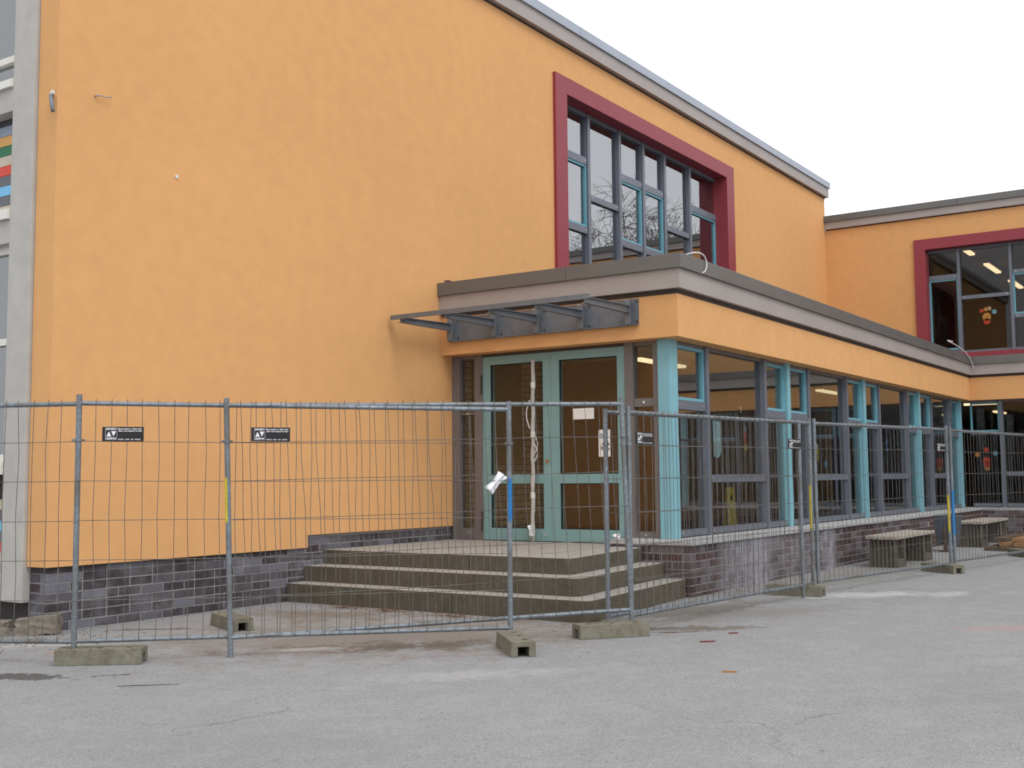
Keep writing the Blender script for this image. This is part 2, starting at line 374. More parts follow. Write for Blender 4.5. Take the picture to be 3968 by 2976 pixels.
# picture window
def bx(mb, ax, a0, a1, d0, d1, z0, z1, mi=0):
    """box on a wall: ax='x' wall along x (outside is -y), ax='y' wall along y (outside is -x)"""
    if ax == 'x': mb.box(min(a0, a1), max(a0, a1), min(d0, d1), max(d0, d1), z0, z1, mi)
    else: mb.box(min(d0, d1), max(d0, d1), min(a0, a1), max(a0, a1), z0, z1, mi)
    return mb
def bolt_at(mb, ax, a, d, z, r=.011):
    p = (a, d+.002, z) if ax == 'x' else (d+.002, a, z); q = (a, d-.012, z) if ax == 'x' else (d-.012, a, z)
    mb.tube([p, q], r, 8); return mb
def bay(parent, ax, a0, a1, dg, zs, kinds, frame='grey_alu', vent='vent_blue', gl='glass', fd=.05):
    """one bay between mullions. zs: z breaks bottom..top of the cells, kinds per cell: 'p' pane, 'v' vent sash; transom 0.1 high between cells
    dg = depth coordinate of the glass, the outside is towards -d"""
    lo, hi = min(a0, a1), max(a0, a1)
    b = part('window_bay', parent, bx(MB(), ax, lo, hi, dg-fd, dg+.03, zs[0][0]-.07, zs[0][0]), frame)
    bm_ = MB()
    for i, (c0, c1) in enumerate(zs):
        if i+1 < len(zs):
            part('transom', b, bx(MB(), ax, lo, hi, dg-fd, dg+.03, c1, zs[i+1][0]), frame)
            for a in (lo+.07, hi-.07): bolt_at(bm_, ax, a, dg-fd, (c1+zs[i+1][0])/2)
        if kinds[i] == 'v':
            f = MB(); e = .034
            bx(f, ax, lo, lo+e, dg-.035, dg+.02, c0, c1); bx(f, ax, hi-e, hi, dg-.035, dg+.02, c0, c1)
            bx(f, ax, lo+e, hi-e, dg-.035, dg+.02, c0, c0+e); bx(f, ax, lo+e, hi-e, dg-.035, dg+.02, c1-e, c1)
            part('vent_sash', b, f, vent)
            part('pane', b, bx(MB(), ax, lo+e, hi-e, dg, dg+.012, c0+e, c1-e), gl)
        else:
            part('pane', b, bx(MB(), ax, lo, hi, dg, dg+.012, c0, c1), gl)
    for a in (lo+.07, hi-.07): bolt_at(bm_, ax, a, dg-fd, zs[0][0]-.035)
    part('bolt', b, bm_, 'bolt')
    return b
pw = part('picture_window', mbk, MB().box(8.27, 14.90, -.052, .26, WZ0-.08, WZ0+.05).box(8.27, 14.90, -.052, .26, 6.517, 6.777).box(8.27, 8.594, -.052, .26, WZ0+.05, 6.517).box(14.553, 14.90, -.052, .26, WZ0+.05, 6.517), 'red_frame', label='wine red projecting window surround')
mul = [9.62, 10.65, 11.50, 12.32, 13.36]
edges = [8.60]+mul+[14.55]
UZ = [(3.53, 4.57), (4.68, 5.68), (5.80, 6.46)]; WZ = [(3.53, 5.13), (5.225, 6.46)]
part('head_rail', pw, MB().box(8.60, 14.55, .19, .28, 6.46, 6.516), 'grey_alu')
for m_ in mul: part('mullion', pw, MB().box(m_-.035, m_+.045, .175, .30, 3.44, 6.516), 'grey_alu')
for i in range(6):
    lo = edges[i]+(.045 if i else 0); hi = edges[i+1]-(.035 if i < 5 else 0); wide = i in (1, 4); zs = WZ if wide else UZ; dg = .245
    part('sill_rail', pw, MB().box(lo, hi, dg-.05, dg+.03, 3.44, 3.53), 'grey_alu')
    for j, (c0, c1) in enumerate(zs):
        if j+1 < len(zs):
            part('transom', pw, MB().box(lo, hi, dg-.05, dg+.03, c1, zs[j+1][0]), 'grey_alu')
            for a in (lo+.07, hi-.07): part('bolt', pw, bolt_at(MB(), 'x', a, dg-.05, (c1+zs[j+1][0])/2), 'bolt')
        if not wide and j == 1:
            f = MB(); e = .032
            f.box(lo, lo+e, dg-.035, dg+.02, c0, c1).box(hi-e, hi, dg-.035, dg+.02, c0, c1).box(lo+e, hi-e, dg-.035, dg+.02, c0, c0+e).box(lo+e, hi-e, dg-.035, dg+.02, c1-e, c1)
            part('vent_sash', pw, f, 'vent_blue'); part('pane', pw, MB().box(lo+e, hi-e, dg, dg+.012, c0+e, c1-e), 'glass_coated')
        else: part('pane', pw, MB().box(lo, hi, dg, dg+.012, c0, c1), 'glass_coated')
# end facade: cream concrete frame, windows, coloured strips (seen at the photo's edge)
XC = -.035
fr = MB(); ys = [.29, .62, 2.75, 3.05, 5.18, 5.48, 7.61, 7.95]
for i in range(0, 8, 2): fr.box(XC, .4, ys[i], ys[i+1], -.31, 7.0)
for i in range(1, 7, 2):
    for z0, z1 in ((-.31, -.14), (2.88, 3.10), (4.10, 4.32), (6.75, 7.0)): fr.box(XC+.01, .4, ys[i], ys[i+1], z0, z1)
part('concrete_frame', mbk, fr, 'cream_concrete', bevel=.008)
part('base_wall', mbk, MB().box(.1, .4, .30, 8, -.8, -.30), 'interior_dark')
upC = ['strip_beige', 'strip_grey', 'strip_blue', 'strip_grey', 'strip_red', 'strip_beige', 'strip_green', 'strip_ochre', 'strip_greyblue', 'strip_dark']
loC = ['strip_green', 'strip_beige', 'strip_red', 'strip_grey', 'strip_blue', 'strip_grey', 'strip_beige']
for bi, i in enumerate(range(1, 7, 2)):
    y0, y1 = ys[i], ys[i+1]
    for z0, z1, cs in ((3.20, 4.10, upC), (-.08, .80, loC)):
        cp = part('cladding_panel', mbk, MB().box(.16, .3, y0, y1, z0-.1, z1), 'interior_dark')
        n = len(cs); h = .0955 if n == 7 else .0945
        for k_, cname in enumerate(cs):
            za = z0+(k_-.1)*h; zb = min(za+h-.004, z1)
            cuts = [y0]+sorted(y0+random.uniform(.35, 1.9) for _ in range(3))+[y1]
            for j in range(4):
                if cuts[j+1]-cuts[j] > .02:
                    nm = cname if j == 0 else random.choice(upC)
                    part('cladding_strip', cp, MB().box(.10, .17, cuts[j]+.002, cuts[j+1]-.002, za, zb), nm)
    part('window_sill', mbk, MB().box(-.06, .2, y0+.002, y1-.002, -.145, -.09), 'white_paint')
    part('window_sill', mbk, MB().box(-.06, .2, y0+.002, y1-.002, .80, .91), 'white_paint')
    part('window_sill', mbk, MB().box(-.06, .2, y0+.002, y1-.002, 3.10, 3.19), 'white_paint')
    part('window_sill', mbk, MB().box(-.06, .2, y0+.002, y1-.002, 4.32, 4.39), 'white_paint')
    for z0, z1, tz in ((.91, 2.88, 2.0), (4.39, 6.75, 4.64)):
        ww = part('window', mbk, MB().box(.06, .16, y0, y0+.07, z0, z1).box(.06, .16, y1-.07, y1, z0, z1).box(.06, .16, y0+.07, y1-.07, z0, z0+.07).box(.06, .16, y0+.07, y1-.07, z1-.07, z1).box(.05, .15, y0+.07, y1-.07, tz-.03, tz+.03), 'white_paint')
        for q0, q1 in ((z0+.07, tz-.03), (tz+.03, z1-.07)): part('pane', ww, MB().box(.10, .112, y0+.07, y1-.07, q0, q1), 'glass')
        part('blind', ww, MB().box(.30, .32, y0, y1, z0, z1), 'interior_dark')
# pipe stub and bracket left in the render
part('pipe_stub', mbk, MB().tube([(.02, .075, 4.155), (-.03, .055, 4.125), (-.075, -.05, 3.955)], .017, 12), 'steel', smooth=True)
part('plaster_ring', mbk, MB().tube([(.004, .075, 4.155), (-.004, .075, 4.155)], .034, 14), 'white_paint')
part('wall_bracket', mbk, MB().tube([(.38, .02, 4.22), (.38, -.035, 4.222), (.41, -.045, 4.228), (.45, -.042, 4.226), (.53, -.04, 4.245)], [.008, .008, .007, .006, .007], 8), 'fascia_metal', smooth=True)
part('wall_plug', mbk, MB().tube([(1.313, .01, 3.678), (1.313, -.012, 3.678)], .018, 10), 'white_paint')

# ------------------------------------------------------------------ entrance annex
ax_ = thing('entrance_annex', 'low glazed entrance building with flat grey edged roof and orange band', 'building', (5.5, -3.3, GZ))
XB, YB, XI = 5.533, -3.291, 19.5
part('rendered_band', ax_, MB().box(XB, XB+.30, YB, -.001, 2.282, 2.756).box(XB+.30, XI+.30, YB, YB+.30, 2.282, 2.756), 'render')
part('roof_slab', ax_, MB().box(XB+.05, XI+.5, YB+.06, -.01, 2.78, 3.05), 'roof_felt')
part('ceiling', ax_, MB().box(XB+.31, XI+.3, YB+.31, -.01, 2.34, 2.42), 'interior_white')
part('shadow_gap', ax_, MB().box(XB+.012, XI+.2, YB+.012, -.003, 2.756, 2.814), 'shadow_gap')  # solid dark strip painted as the shaded recess under the fascia
ff = part('roof_fascia', ax_, MB().box(XB-.057, XB+.06, YB-.057, -.002, 2.814, 3.03).box(XB+.06, XI-.057, YB-.057, YB+.05, 2.814, 3.03), 'fascia_metal')
part('cap_sheet', ff, MB().box(XB-.095, XB+.2, YB-.095, -1.9, 3.03, 3.195), 'cap_metal', bevel=.006)
part('cap_sheet', ff, MB().box(XB-.095, XB+.2, -1.896, -.004, 3.03, 3.195), 'cap_metal', bevel=.006)
x = XB+.204
while x < XI-.1:
    x1 = min(x+3.0, XI-.095); part('cap_sheet', ff, MB().box(x, x1-.004, YB-.095, YB+.2, 3.03, 3.195), 'cap_metal', bevel=.006); x = x1
part('roof_clip', ax_, MB().box(XB-.02, XB+.06, -.12, -.06, 3.195, 3.235), 'rust_metal')
# columns and long glazing
YG = -3.04; ZB, ZT = .12, 2.237
cols = [(5.70, 5.90), (9.27, 9.39), (12.70, 12.82), (16.05, 16.17), (19.30, 19.42)]
for i, (a, b) in enumerate(cols): part('column', ax_, MB().box(a, b, -3.10 if i == 0 else -3.13, -2.945 if i == 0 else -3.0, .036, 2.283), 'light_blue', bevel=.006)
muls = [6.70, 8.53, 10.20, 11.93, 13.65, 15.38, 17.07, 18.56]
for m_ in muls: part('mullion', ax_, MB().box(m_-.04, m_+.04, -3.108, -2.96, .036, 2.283), 'grey_alu')
part('head_rail', ax_, MB().box(5.90, 19.30, YG-.04, YG+.04, ZT, 2.2815), 'grey_frame')
seq = sorted([(a, b) for a, b in cols]+[(m_-.04, m_+.04) for m_ in muls])
for (a, b), (c_, d_) in zip(seq[:-1], seq[1:]):
    iscol = (a, b) in cols or (c_, d_) in cols
    if iscol: bay(ax_, 'x', b, c_, YG, [(ZB, 1.50), (1.606, ZT)], 'pv')
    else: bay(ax_, 'x', b, c_, YG, [(ZB, .66), (.75, ZT)], 'pp')
# sill and brick plinth
XP, YP = 5.30, -3.50
sl = MB(); sl.prism([(XP-.03, -2.50), (XP-.03, YP-.03), (19.3, YP-.03), (19.3, -2.95), (5.86, -2.95), (5.86, -2.50)], -.004, .036)
part('stone_sill', ax_, sl, 'sill_stone', bevel=.004)
apl = part('plinth', ax_, MB().box(XP+.005, 19.2, YP+.005, YP+.3, -.8, -.006).box(XP+.005, XP+.3, YP+.3, -2.5, -.8, -.006), 'mortar_annex')
rest = MB(); cnt = 0
for k_ in range(7):
    z = -.006-.0833*k_-.0417-.004; off = (.238, .113)[k_ % 2]
    course_x(apl, 'brick_annex', XP, 14.9, YP, z, off, .06)
    course_y(apl, 'brick_annex', YP+.102, -2.52, XP, z, (.113, .238)[k_ % 2]-.0)
    x = 14.92+(.0, .125)[k_ % 2]
    while x < 19.1: rest.box(x, x+.238, YP, YP+.09, z-.0355, z+.0355); x += .25
ro = part('far_brickwork', apl, rest, 'brick_annex'); ro['kind'] = 'stuff'
# door face (plane x = 5.78, outside is -x)
XD = 5.80
def doorbox(y0, y1, z0, z1, d0=-.05, d1=.05): return MB().box(XD+d0, XD+d1, min(y0, y1), max(y0, y1), z0, z1)
for y0, y1 in ((-.002, -.125), (-.355, -.472), (-2.497, -2.61), (-2.867, -2.944)): part('door_post', ax_, doorbox(y0, y1, -.035, 2.283, -.06, .06), 'grey_frame')
part('door_head', ax_, doorbox(-.472, -2.497, 2.246, 2.2815, -.055, .05), 'shadow_gap')
for y0, y1, tz in ((-.125, -.355, (1.53, 1.56)), (-2.61, -2.867, (1.532, 1.628))):
    sb = part('sidelight', ax_, doorbox(y0, y1, -.035 if y0 > -1 else .036, .108, -.04, .04), 'grey_frame')
    part('transom', sb, doorbox(y0, y1, tz[0], tz[1], -.04, .04), 'grey_frame'); part('head_rail', sb, doorbox(y0, y1, 2.235, 2.281, -.04, .04), 'grey_frame')
    for z0, z1 in ((.108, tz[0]), (tz[1], 2.235)): part('pane', sb, doorbox(y0, y1, z0, z1, -.006, .006), 'glass_door')
    bo = MB()
    for z in (.05 if y0 > -1 else .072, (tz[0]+tz[1])/2): bolt_at(bo, 'y', (y0+y1)/2, XD-.04, z, .016)
    part('bolt', sb, bo, 'bolt')
for y0, y1, g0, g1 in ((-.474, -1.476, -.588, -1.368), (-1.480, -2.495, -1.596, -2.393)):
    lf = MB(); a, b, c_, d_ = y1, g1, g0, y0
    for q in ((a, b, -.028, 2.244), (c_, d_, -.028, 2.244), (b, c_, -.028, .118), (b, c_, .662, .770), (b, c_, 2.142, 2.244)): lf.box(XD-.045, XD+.045, *q)
    dl = part('door_leaf', ax_, lf, 'teal')
    for z0, z1 in ((.118, .662), (.770, 2.142)):
        part('pane', dl, doorbox(g0, g1, z0, z1, .0, .012), 'glass_door')
        gk = MB(); e = .012
        for q in ((g1, g1+e, z0, z1), (g0-e, g0, z0, z1), (g1+e, g0-e, z0, z0+e), (g1+e, g0-e, z1-e, z1)): gk.box(XD-.03, XD-.002, *q)
        part('gasket', dl, gk, 'sign_black')
    if y0 > -1: part('lock', dl, MB().tube([(XD-.04, y1+.05, .93), (XD-.062, y1+.05, .93)], .024, 12), 'chip_tan')
    st = MB().tube([(XD-.04, y1+.08, .045), (XD-.065, y1+.08, .045)], .014, 10); part('door_stop', dl, st, 'bolt')
hg = MB()
for z in (.2, 1.9): hg.box(XD-.075, XD-.055, -.478, -.455, z-.12, z+.12)
part('hinge', ax_, hg, 'shadow_gap')
# lobby inside
part('interior_floor', ax_, MB().box(XD+.06, XI+.3, -3.0, -.01, -.20, -.03), 'interior_floor')
part('lobby_wall', ax_, MB().box(XD+.06, 9.0, -.04, -.006, -.03, 2.34), 'interior_brick')
part('corridor_wall', ax_, MB().box(9.0, XI+.3, -.05, -.006, -.03, 2.34), 'interior_brown')
part('notice_board', ax_, MB().box(6.12, 7.25, -.07, -.04, .99, 2.32), 'pin_board')
part('board_ledge', ax_, MB().box(6.10, 7.27, -.085, -.04, .95, .99), 'interior_brown')
part('partition', ax_, MB().box(7.9, 8.0, -1.9, -.05, -.03, 2.34), 'interior_brown')
for x0, x1 in ((7.2, 8.6), (14.1, 15.5)):
    lp = part('ceiling_lamp', ax_, MB().box(x0, x1, -1.97, -1.80, 2.27, 2.34), 'interior_white'); part('lamp_tube', lp, MB().box(x0+.03, x1-.03, -1.94, -1.83, 2.235, 2.27), 'lamp_glow')

# entrance canopy: steel plate with five bracket arms
cp = part('canopy', ax_, MB().box(XB-.014, XB-.001, -2.81, -.134, 2.45, 2.745).box(XB-.06, XB-.014, -2.81, -.134, 2.437, 2.45), 'steel')
for ya in (-.2, -.86, -1.48, -2.10, -2.72):
    a = MB(); zr, ztp = 2.655, 2.60
    # I-section arm, a little lower at the tip
    def seg(y0, y1, za0, za1, zb0, zb1):
        xr, xt = XB-.10, 4.47
        a.add([(xr, y0, za0), (xr, y1, za0), (xr, y1, za1), (xr, y0, za1), (xt, y0, zb0), (xt, y1, zb0), (xt, y1, zb1), (xt, y0, zb1)], [(0, 1, 2, 3), (7, 6, 5, 4), (0, 4, 5, 1), (1, 5, 6, 2), (2, 6, 7, 3), (3, 7, 4, 0)])
    seg(ya-.004, ya+.004, zr-.075, zr, ztp-.02, ztp+.03); seg(ya-.03, ya+.03, zr, zr+.008, ztp+.03, ztp+.038); seg(ya-.03, ya+.03, zr-.083, zr-.075, ztp-.028, ztp-.02)
    part('canopy_arm', cp, a, 'steel')
    part('canopy_post', cp, MB().box(XB-.10, XB-.014, ya-.004, ya+.004, 2.452, 2.72).box(XB-.108, XB-.10, ya-.035, ya+.035, 2.452, 2.72).box(XB-.022, XB-.0142, ya-.05, ya+.05, 2.452, 2.735), 'steel')
    bo = MB()
    for dy in (-.075, .075):
        for z in (2.48, 2.71): bolt_at(bo, 'y', ya+dy, XB-.014, z, .013)
    part('bolt', cp, bo, 'rust_metal')
    part('stiffener', cp, MB().box(XB-.075, XB-.065, ya+.02, ya+.034, 2.66, 2.742).box(XB-.055, XB-.045, ya+.05, ya+.064, 2.66, 2.742), 'fascia_metal')
part('canopy_edge', cp, MB().box(4.455, 4.475, -2.76, -.06, 2.612, 2.668).box(4.475, 4.54, -2.76, -.06, 2.660, 2.668), 'steel')

# ------------------------------------------------------------------ side wing
wg = thing('side_wing', 'orange two storey wing behind the low glazed front, red framed corner window', 'building', (19.5, -3.3, GZ))
XW = 20.4; YE = -17.0
wz0, wz1 = 3.40, 6.0
w = MB(); w.box(XW+.001, XW+.3, -2.03, .30, 2.9, 6.49).box(XW, XW+.3, -7.3, -2.03, 6.0, 6.49).box(XW, XW+.3, YE, -7.3, 2.9, 6.49).box(XW, XW+.3, -7.3, -2.03, 2.9, 3.26)
part('rendered_wall', wg, w, 'render')
part('parapet', wg, MB().box(XW-.07, XW+.5, YE, -.01, 6.51, 6.675), 'fascia_metal')
part('shadow_gap', wg, MB().box(XW-.005, XW+.3, YE, -.012, 6.485, 6.51), 'shadow_gap')
y = -.012
while y > YE:
    y1 = max(y-3.0, YE); part('cap_sheet', wg, MB().box(XW-.11, XW+.55, y1+.003, y-.001, 6.675, 6.825), 'cap_metal', bevel=.006); y = y1
part('roof_slab', wg, MB().box(XW+.3, 32, YE, 0, 6.4, 6.6), 'roof_felt')
ww = part('picture_window', wg, MB().box(XW-.05, XW+.26, -7.3, -2.03, 5.764, 6.003).box(XW-.05, XW+.26, -7.3, -2.03, 3.26, 3.392).box(XW-.05, XW+.26, -2.275, -2.03, 3.392, 5.764).box(XW-.05, XW+.26, -7.3, -7.05, 3.392, 5.764), 'red_frame', label='wine red window surround')
dg = XW+.25; me_ = [-2.93, -4.01, -4.65, -5.3, -6.4]; ed = [-2.28]+me_+[-7.04]
for m_ in me_: part('mullion', ww, MB().box(dg-.08, dg+.05, m_-.03, m_+.03, 3.393, 5.763), 'grey_alu')
part('head_rail', ww, MB().box(dg-.045, dg+.03, -7.045, -2.28, 5.70, 5.763), 'grey_alu')
for i in range(6):
    hi = ed[i]-(.03 if i else 0); lo = ed[i+1]+(.03 if i < 5 else 0)
    zs, kd = [([(3.46, 3.47), (3.50, 5.08), (5.19, 5.70)], 'pvp'), ([(3.46, 4.60), (4.68, 5.70)], 'pp'), ([(3.46, 4.10), (4.19, 5.07), (5.16, 5.70)], 'pvp')][(0, 1, 2, 2, 1, 0)[i]]
    if zs[0][1]-zs[0][0] < .05: zs, kd = zs[1:], kd[1:]
    part('sill_rail', ww, MB().box(dg-.05, dg+.03, lo, hi, 3.394, zs[0][0]), 'grey_alu')
    for j, (c0, c1) in enumerate(zs):
        if j+1 < len(zs):
            part('transom', ww, MB().box(dg-.05, dg+.03, lo, hi, c1, zs[j+1][0]), 'grey_alu')
            for a in (lo+.07, hi-.07): part('bolt', ww, bolt_at(MB(), 'y', a, dg-.05, (c1+zs[j+1][0])/2), 'bolt')
        if kd[j] == 'v':
            f = MB(); e = .032
            f.box(dg-.035, dg+.02, lo, lo+e, c0, c1).box(dg-.035, dg+.02, hi-e, hi, c0, c1).box(dg-.035, dg+.02, lo+e, hi-e, c0, c0+e).box(dg-.035, dg+.02, lo+e, hi-e, c1-e, c1)
            part('vent_sash', ww, f, 'vent_blue'); part('pane', ww, MB().box(dg, dg+.012, lo+e, hi-e, c0+e, c1-e), 'glass_door')
        else: part('pane', ww, MB().box(dg, dg+.012, lo, hi, c0, c1), 'glass_door')
# upper classroom
part('room_floor', wg, MB().box(XW+.3, 31.5, YE, -.1, 2.9, 3.1), 'interior_floor')
part('ceiling', wg, MB().box(XW+.3, 31.5, YE, -.1, 6.05, 6.15), 'interior_white')
part('room_wall', wg, MB().box(XW+.3, 31.5, -.35, -.1, 3.1, 6.05).box(31.4, 31.6, YE, -.35, 3.1, 6.05), 'interior_brown')
for x0 in (21.1, 24.1, 27.1):
    for y0 in (-2.8,):
        lp = part('ceiling_lamp', wg, MB().box(x0, x0+1.55, y0-.09, y0+.09, 5.97, 6.05), 'interior_white'); part('lamp_tube', lp, MB().box(x0+.03, x0+1.52, y0-.06, y0+.06, 5.93, 5.97), 'lamp_glow')
# low part of the wing
part('rendered_band', wg, MB().box(XI, XI+.30, YE, YB-.001, 2.283, 2.755), 'render')
part('roof_slab', wg, MB().box(XI+.05, XW, YE, YB-.1, 2.78, 3.06).box(XI+.5, XW, YB-.1, -.02, 2.781, 3.061), 'roof_felt')
part('shadow_gap', wg, MB().box(XI+.012, XI+.3, YE, YB-.001, 2.756, 2.814), 'shadow_gap')
wf = part('roof_fascia', wg, MB().box(XI-.057, XI+.05, YE, YB-.058, 2.814, 3.03), 'fascia_metal')
y = YB-.099
while y > YE:
    y1 = max(y-3.0, YE); part('cap_sheet', wf, MB().box(XI-.095, XI+.2, y1+.003, y, 3.03, 3.195), 'cap_metal', bevel=.006); y = y1
part('cap_sheet', wf, MB().box(XI-.093, XI+.2, YB-.098, YB+.2, 3.03, 3.195), 'cap_metal', bevel=.006)
dgl = XI+.24
wm = [-3.86, -5.1, -5.75, -6.4, -8.1, -8.8, -9.5, -11.2, -11.9, -12.6, -14.3, -15, -15.7]
part('column', wg, MB().box(dgl-.10, dgl+.06, -6.48, -6.32, .036, 2.283).box(dgl-.10, dgl+.06, -9.58, -9.42, .036, 2.283).box(dgl-.10, dgl+.06, -12.68, -12.52, .036, 2.283), 'light_blue')
eds = [-3.20]+wm+[-16.9]
part('head_rail', wg, MB().box(dgl-.04, dgl+.03, -16.9, -3.2, ZT, 2.2815), 'grey_frame')
for m_ in wm:
    if m_ not in (-6.4, -9.5, -12.6): part('mullion', wg, MB().box(dgl-.085, dgl+.05, m_-.035, m_+.035, .036, 2.283), 'grey_alu')
for i in range(len(eds)-1):
    hi, lo = eds[i]-.04, eds[i+1]+.04
    if hi-lo < .8: bay(wg, 'y', hi, lo, dgl, [(ZB, 1.56), (1.62, ZT)], 'pv', gl='glass_door')
    else: bay(wg, 'y', hi, lo, dgl, [(ZB, .69), (.78, ZT)], 'pp', gl='glass_door')
part('stone_sill', wg, MB().box(19.301, dgl, YE, YP-.031+.5, -.004, .0355), 'sill_stone')
wpl = part('plinth', wg, MB().box(19.205, 19.5, YE, YP+.3, -.8, -.006), 'mortar_annex'); rest = MB()
for k_ in range(7):
    z = -.006-.0833*k_-.0417-.004; course_y(wpl, 'brick_annex', -6.0, YP-.003, 19.2, z, (.238, .113)[k_ % 2])
    y = -6.25
    while y > YE: rest.box(19.2, 19.29, y, y+.238, z-.0355, z+.0355); y -= .25
ro = part('far_brickwork', wpl, rest, 'brick_annex'); ro['kind'] = 'stuff'
part('interior_floor', wg, MB().box(dgl+.04, 31, YE, 2, -.20, -.03), 'interior_floor')
part('ceiling', wg, MB().box(XI+.31, 31, YE, 2, 2.34, 2.42), 'interior_white')
part('room_wall', wg, MB().box(30.9, 31, YE, 2, -.03, 2.34).box(21, 31, 2, 2.1, -.03, 2.34).box(XI+.3, 31, YE-.1, YE, GZ, 6.4), 'interior_dark')
for x0, y0, x1, y1 in ((20.35, -3.75, 20.47, -2.95), (23.8, -3.0, 24.9, -2.85), (24.5, -4.6, 25.6, -4.45)):
    lp = part('ceiling_lamp', wg, MB().box(x0, x1, y0, y1, 2.27, 2.34), 'interior_white'); part('lamp_tube', lp, MB().box(x0+.02, x1-.02, y0+.02, y1-.02, 2.23, 2.27), 'lamp_glow')

# ------------------------------------------------------------------ entrance steps
es = thing('entrance_steps', 'three weathered concrete steps rising to the glazed entrance doors', 'steps', (4.0, -1.8, GZ))
def arc(xl, yc, r, n=6): return [(xl+r-r*math.cos(a), yc+r-r*math.sin(a)) for a in [math.pi/2*i/n for i in range(n+1)]]
def step_blocks(pn, xl, yc, yend, z0, z1, cuts, dep=.42):
    st = part(pn, es, MB().prism([(xl+.12, .03), (xl+.12, yc+.12), (5.295, yend+.12), (5.295, .03)], GZ-.05, z1-.012), 'step_tread')
    ys_ = [.03]+cuts
    for a, b in zip(ys_[:-1], ys_[1:]):
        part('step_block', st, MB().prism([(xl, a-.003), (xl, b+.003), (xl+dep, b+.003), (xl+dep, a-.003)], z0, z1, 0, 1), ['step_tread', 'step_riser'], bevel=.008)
    lc = ys_[-1]; xm = xl+1.15
    yat = lambda x_: yc+(yend-yc)*(x_-xl)/(5.295-xl)
    poly = [(xl+dep, lc-.003), (xl, lc-.003)]+arc(xl, yc, .075)+[(xm-.003, yat(xm)), (xm-.003, yat(xm)+dep), (xl+dep, yat(xl+dep)+dep)]
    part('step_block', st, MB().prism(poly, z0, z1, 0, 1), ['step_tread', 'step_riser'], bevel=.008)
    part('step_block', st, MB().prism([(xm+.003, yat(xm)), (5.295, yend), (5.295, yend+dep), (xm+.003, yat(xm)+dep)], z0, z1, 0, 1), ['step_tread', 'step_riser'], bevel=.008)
    return st
step_blocks('step', 2.865, -3.66, -3.44, GZ-.05, -.355, [-.95, -2.15])
step_blocks('step', 3.130, -3.40, -3.19, -.356, -.190, [-1.25, -2.45])
ld = step_blocks('landing', 3.430, -3.13, -2.92, -.192, -.035, [-1.05, -1.95])
part('landing_slab', ld, MB().box(3.845, 5.74, -2.495, .028, -.15, -.0365), 'step_tread')

# ------------------------------------------------------------------ fence
WIRE = []
for k_ in range(5):
    o1, o2, o3 = (random.uniform(-.012, .012) for _ in range(3))
    WIRE.append(MB().tube([(0, 0, 0), (o1, random.uniform(-.008, .008), .27), (o2, random.uniform(-.01, .01), .52), (o3, random.uniform(-.008, .008), .77), (0, 0, 1)], .0026, 5, False).mesh('wire', 'wire'))
HW = [MB().tube([(0, 0, 0), (.25, random.uniform(-.004, .004), random.uniform(-.006, .006)), (.5, 0, random.uniform(-.008, .008)), (.75, random.uniform(-.004, .004), random.uniform(-.006, .006)), (1, 0, 0)], .0026, 5, False).mesh('wire', 'wire') for _ in range(3)]
def text_mesh(body, size, bold=0):
    cu = bpy.data.curves.new('txt', 'FONT'); cu.body = body; cu.size = size; cu.align_x = 'LEFT'; cu.offset = bold
    ob = bpy.data.objects.new('txt', cu); COL.objects.link(ob); dg_ = bpy.context.evaluated_depsgraph_get()
    me = bpy.data.meshes.new_from_object(ob.evaluated_get(dg_)); bpy.data.objects.remove(ob); me.materials.clear(); me.materials.append(M['sign_white']); return me
def rect(mb, x0, x1, y0, y1): return mb.add([(x0, y0, 0), (x1, y0, 0), (x1, y1, 0), (x0, y1, 0)], [(0, 1, 2, 3)])
TXT = [(text_mesh('strahr', .019, .0006), (.0265, .0825)), (text_mesh('GMBH', .0155, .0008), (.0285, .0155)), (text_mesh('Baumaschinen, Baugeräte', .0128, .0004), (.108, .085)), (text_mesh('Bau- und Industriebedarf', .0128, .0004), (.113, .070))]
lg = MB(); rect(lg, .022, .101, .011, .0125); rect(lg, .022, .101, .0955, .097); rect(lg, .022, .0235, .0125, .0955); rect(lg, .0995, .101, .0125, .0955)
lg.add([(.029, .034, 0), (.063, .034, 0), (.046, .070, 0)], [(0, 1, 2)]); lg.add([(.061, .0725, 0), (.078, .0355, 0), (.095, .0725, 0)], [(0, 1, 2)])
for i in range(16):
    if i not in (4, 8, 11): rect(lg, .112+i*.0095, .112+i*.0095+.006, .010, .0165 if i != 8 else .02)
LOGO = lg.mesh('emblem', 'sign_white')
def sign(parent, org, tdir, s0, z0):
    rz = math.atan2(tdir.y, tdir.x); nrm = Vector((tdir.y, -tdir.x, 0)); p = Vector((org[0], org[1], 0))+tdir*s0+nrm*.010; p.z = z0
    pl_ = inst('sign_plate', parent, SIGNP, p, (R(90), 0, rz)); q = p+nrm*.0022
    for i, (me, (a, b)) in enumerate(TXT):
        w_ = me.vertices and max(v.co.x for v in me.vertices) or 1; tw = (.069, .064, .165, .158)[i]
        o = inst('lettering', pl_, me, (0, 0, 0)); o.location = (a, b, .0035); o.scale = (tw/w_, 1, 1)
    o = inst('emblem', pl_, LOGO, (0, 0, 0)); o.location = (0, 0, .0035)
sp = MB().box(0, .285, 0, .104, -.003, .003); SIGNP = sp.mesh('sign_plate', 'sign_black', bevel=.001)
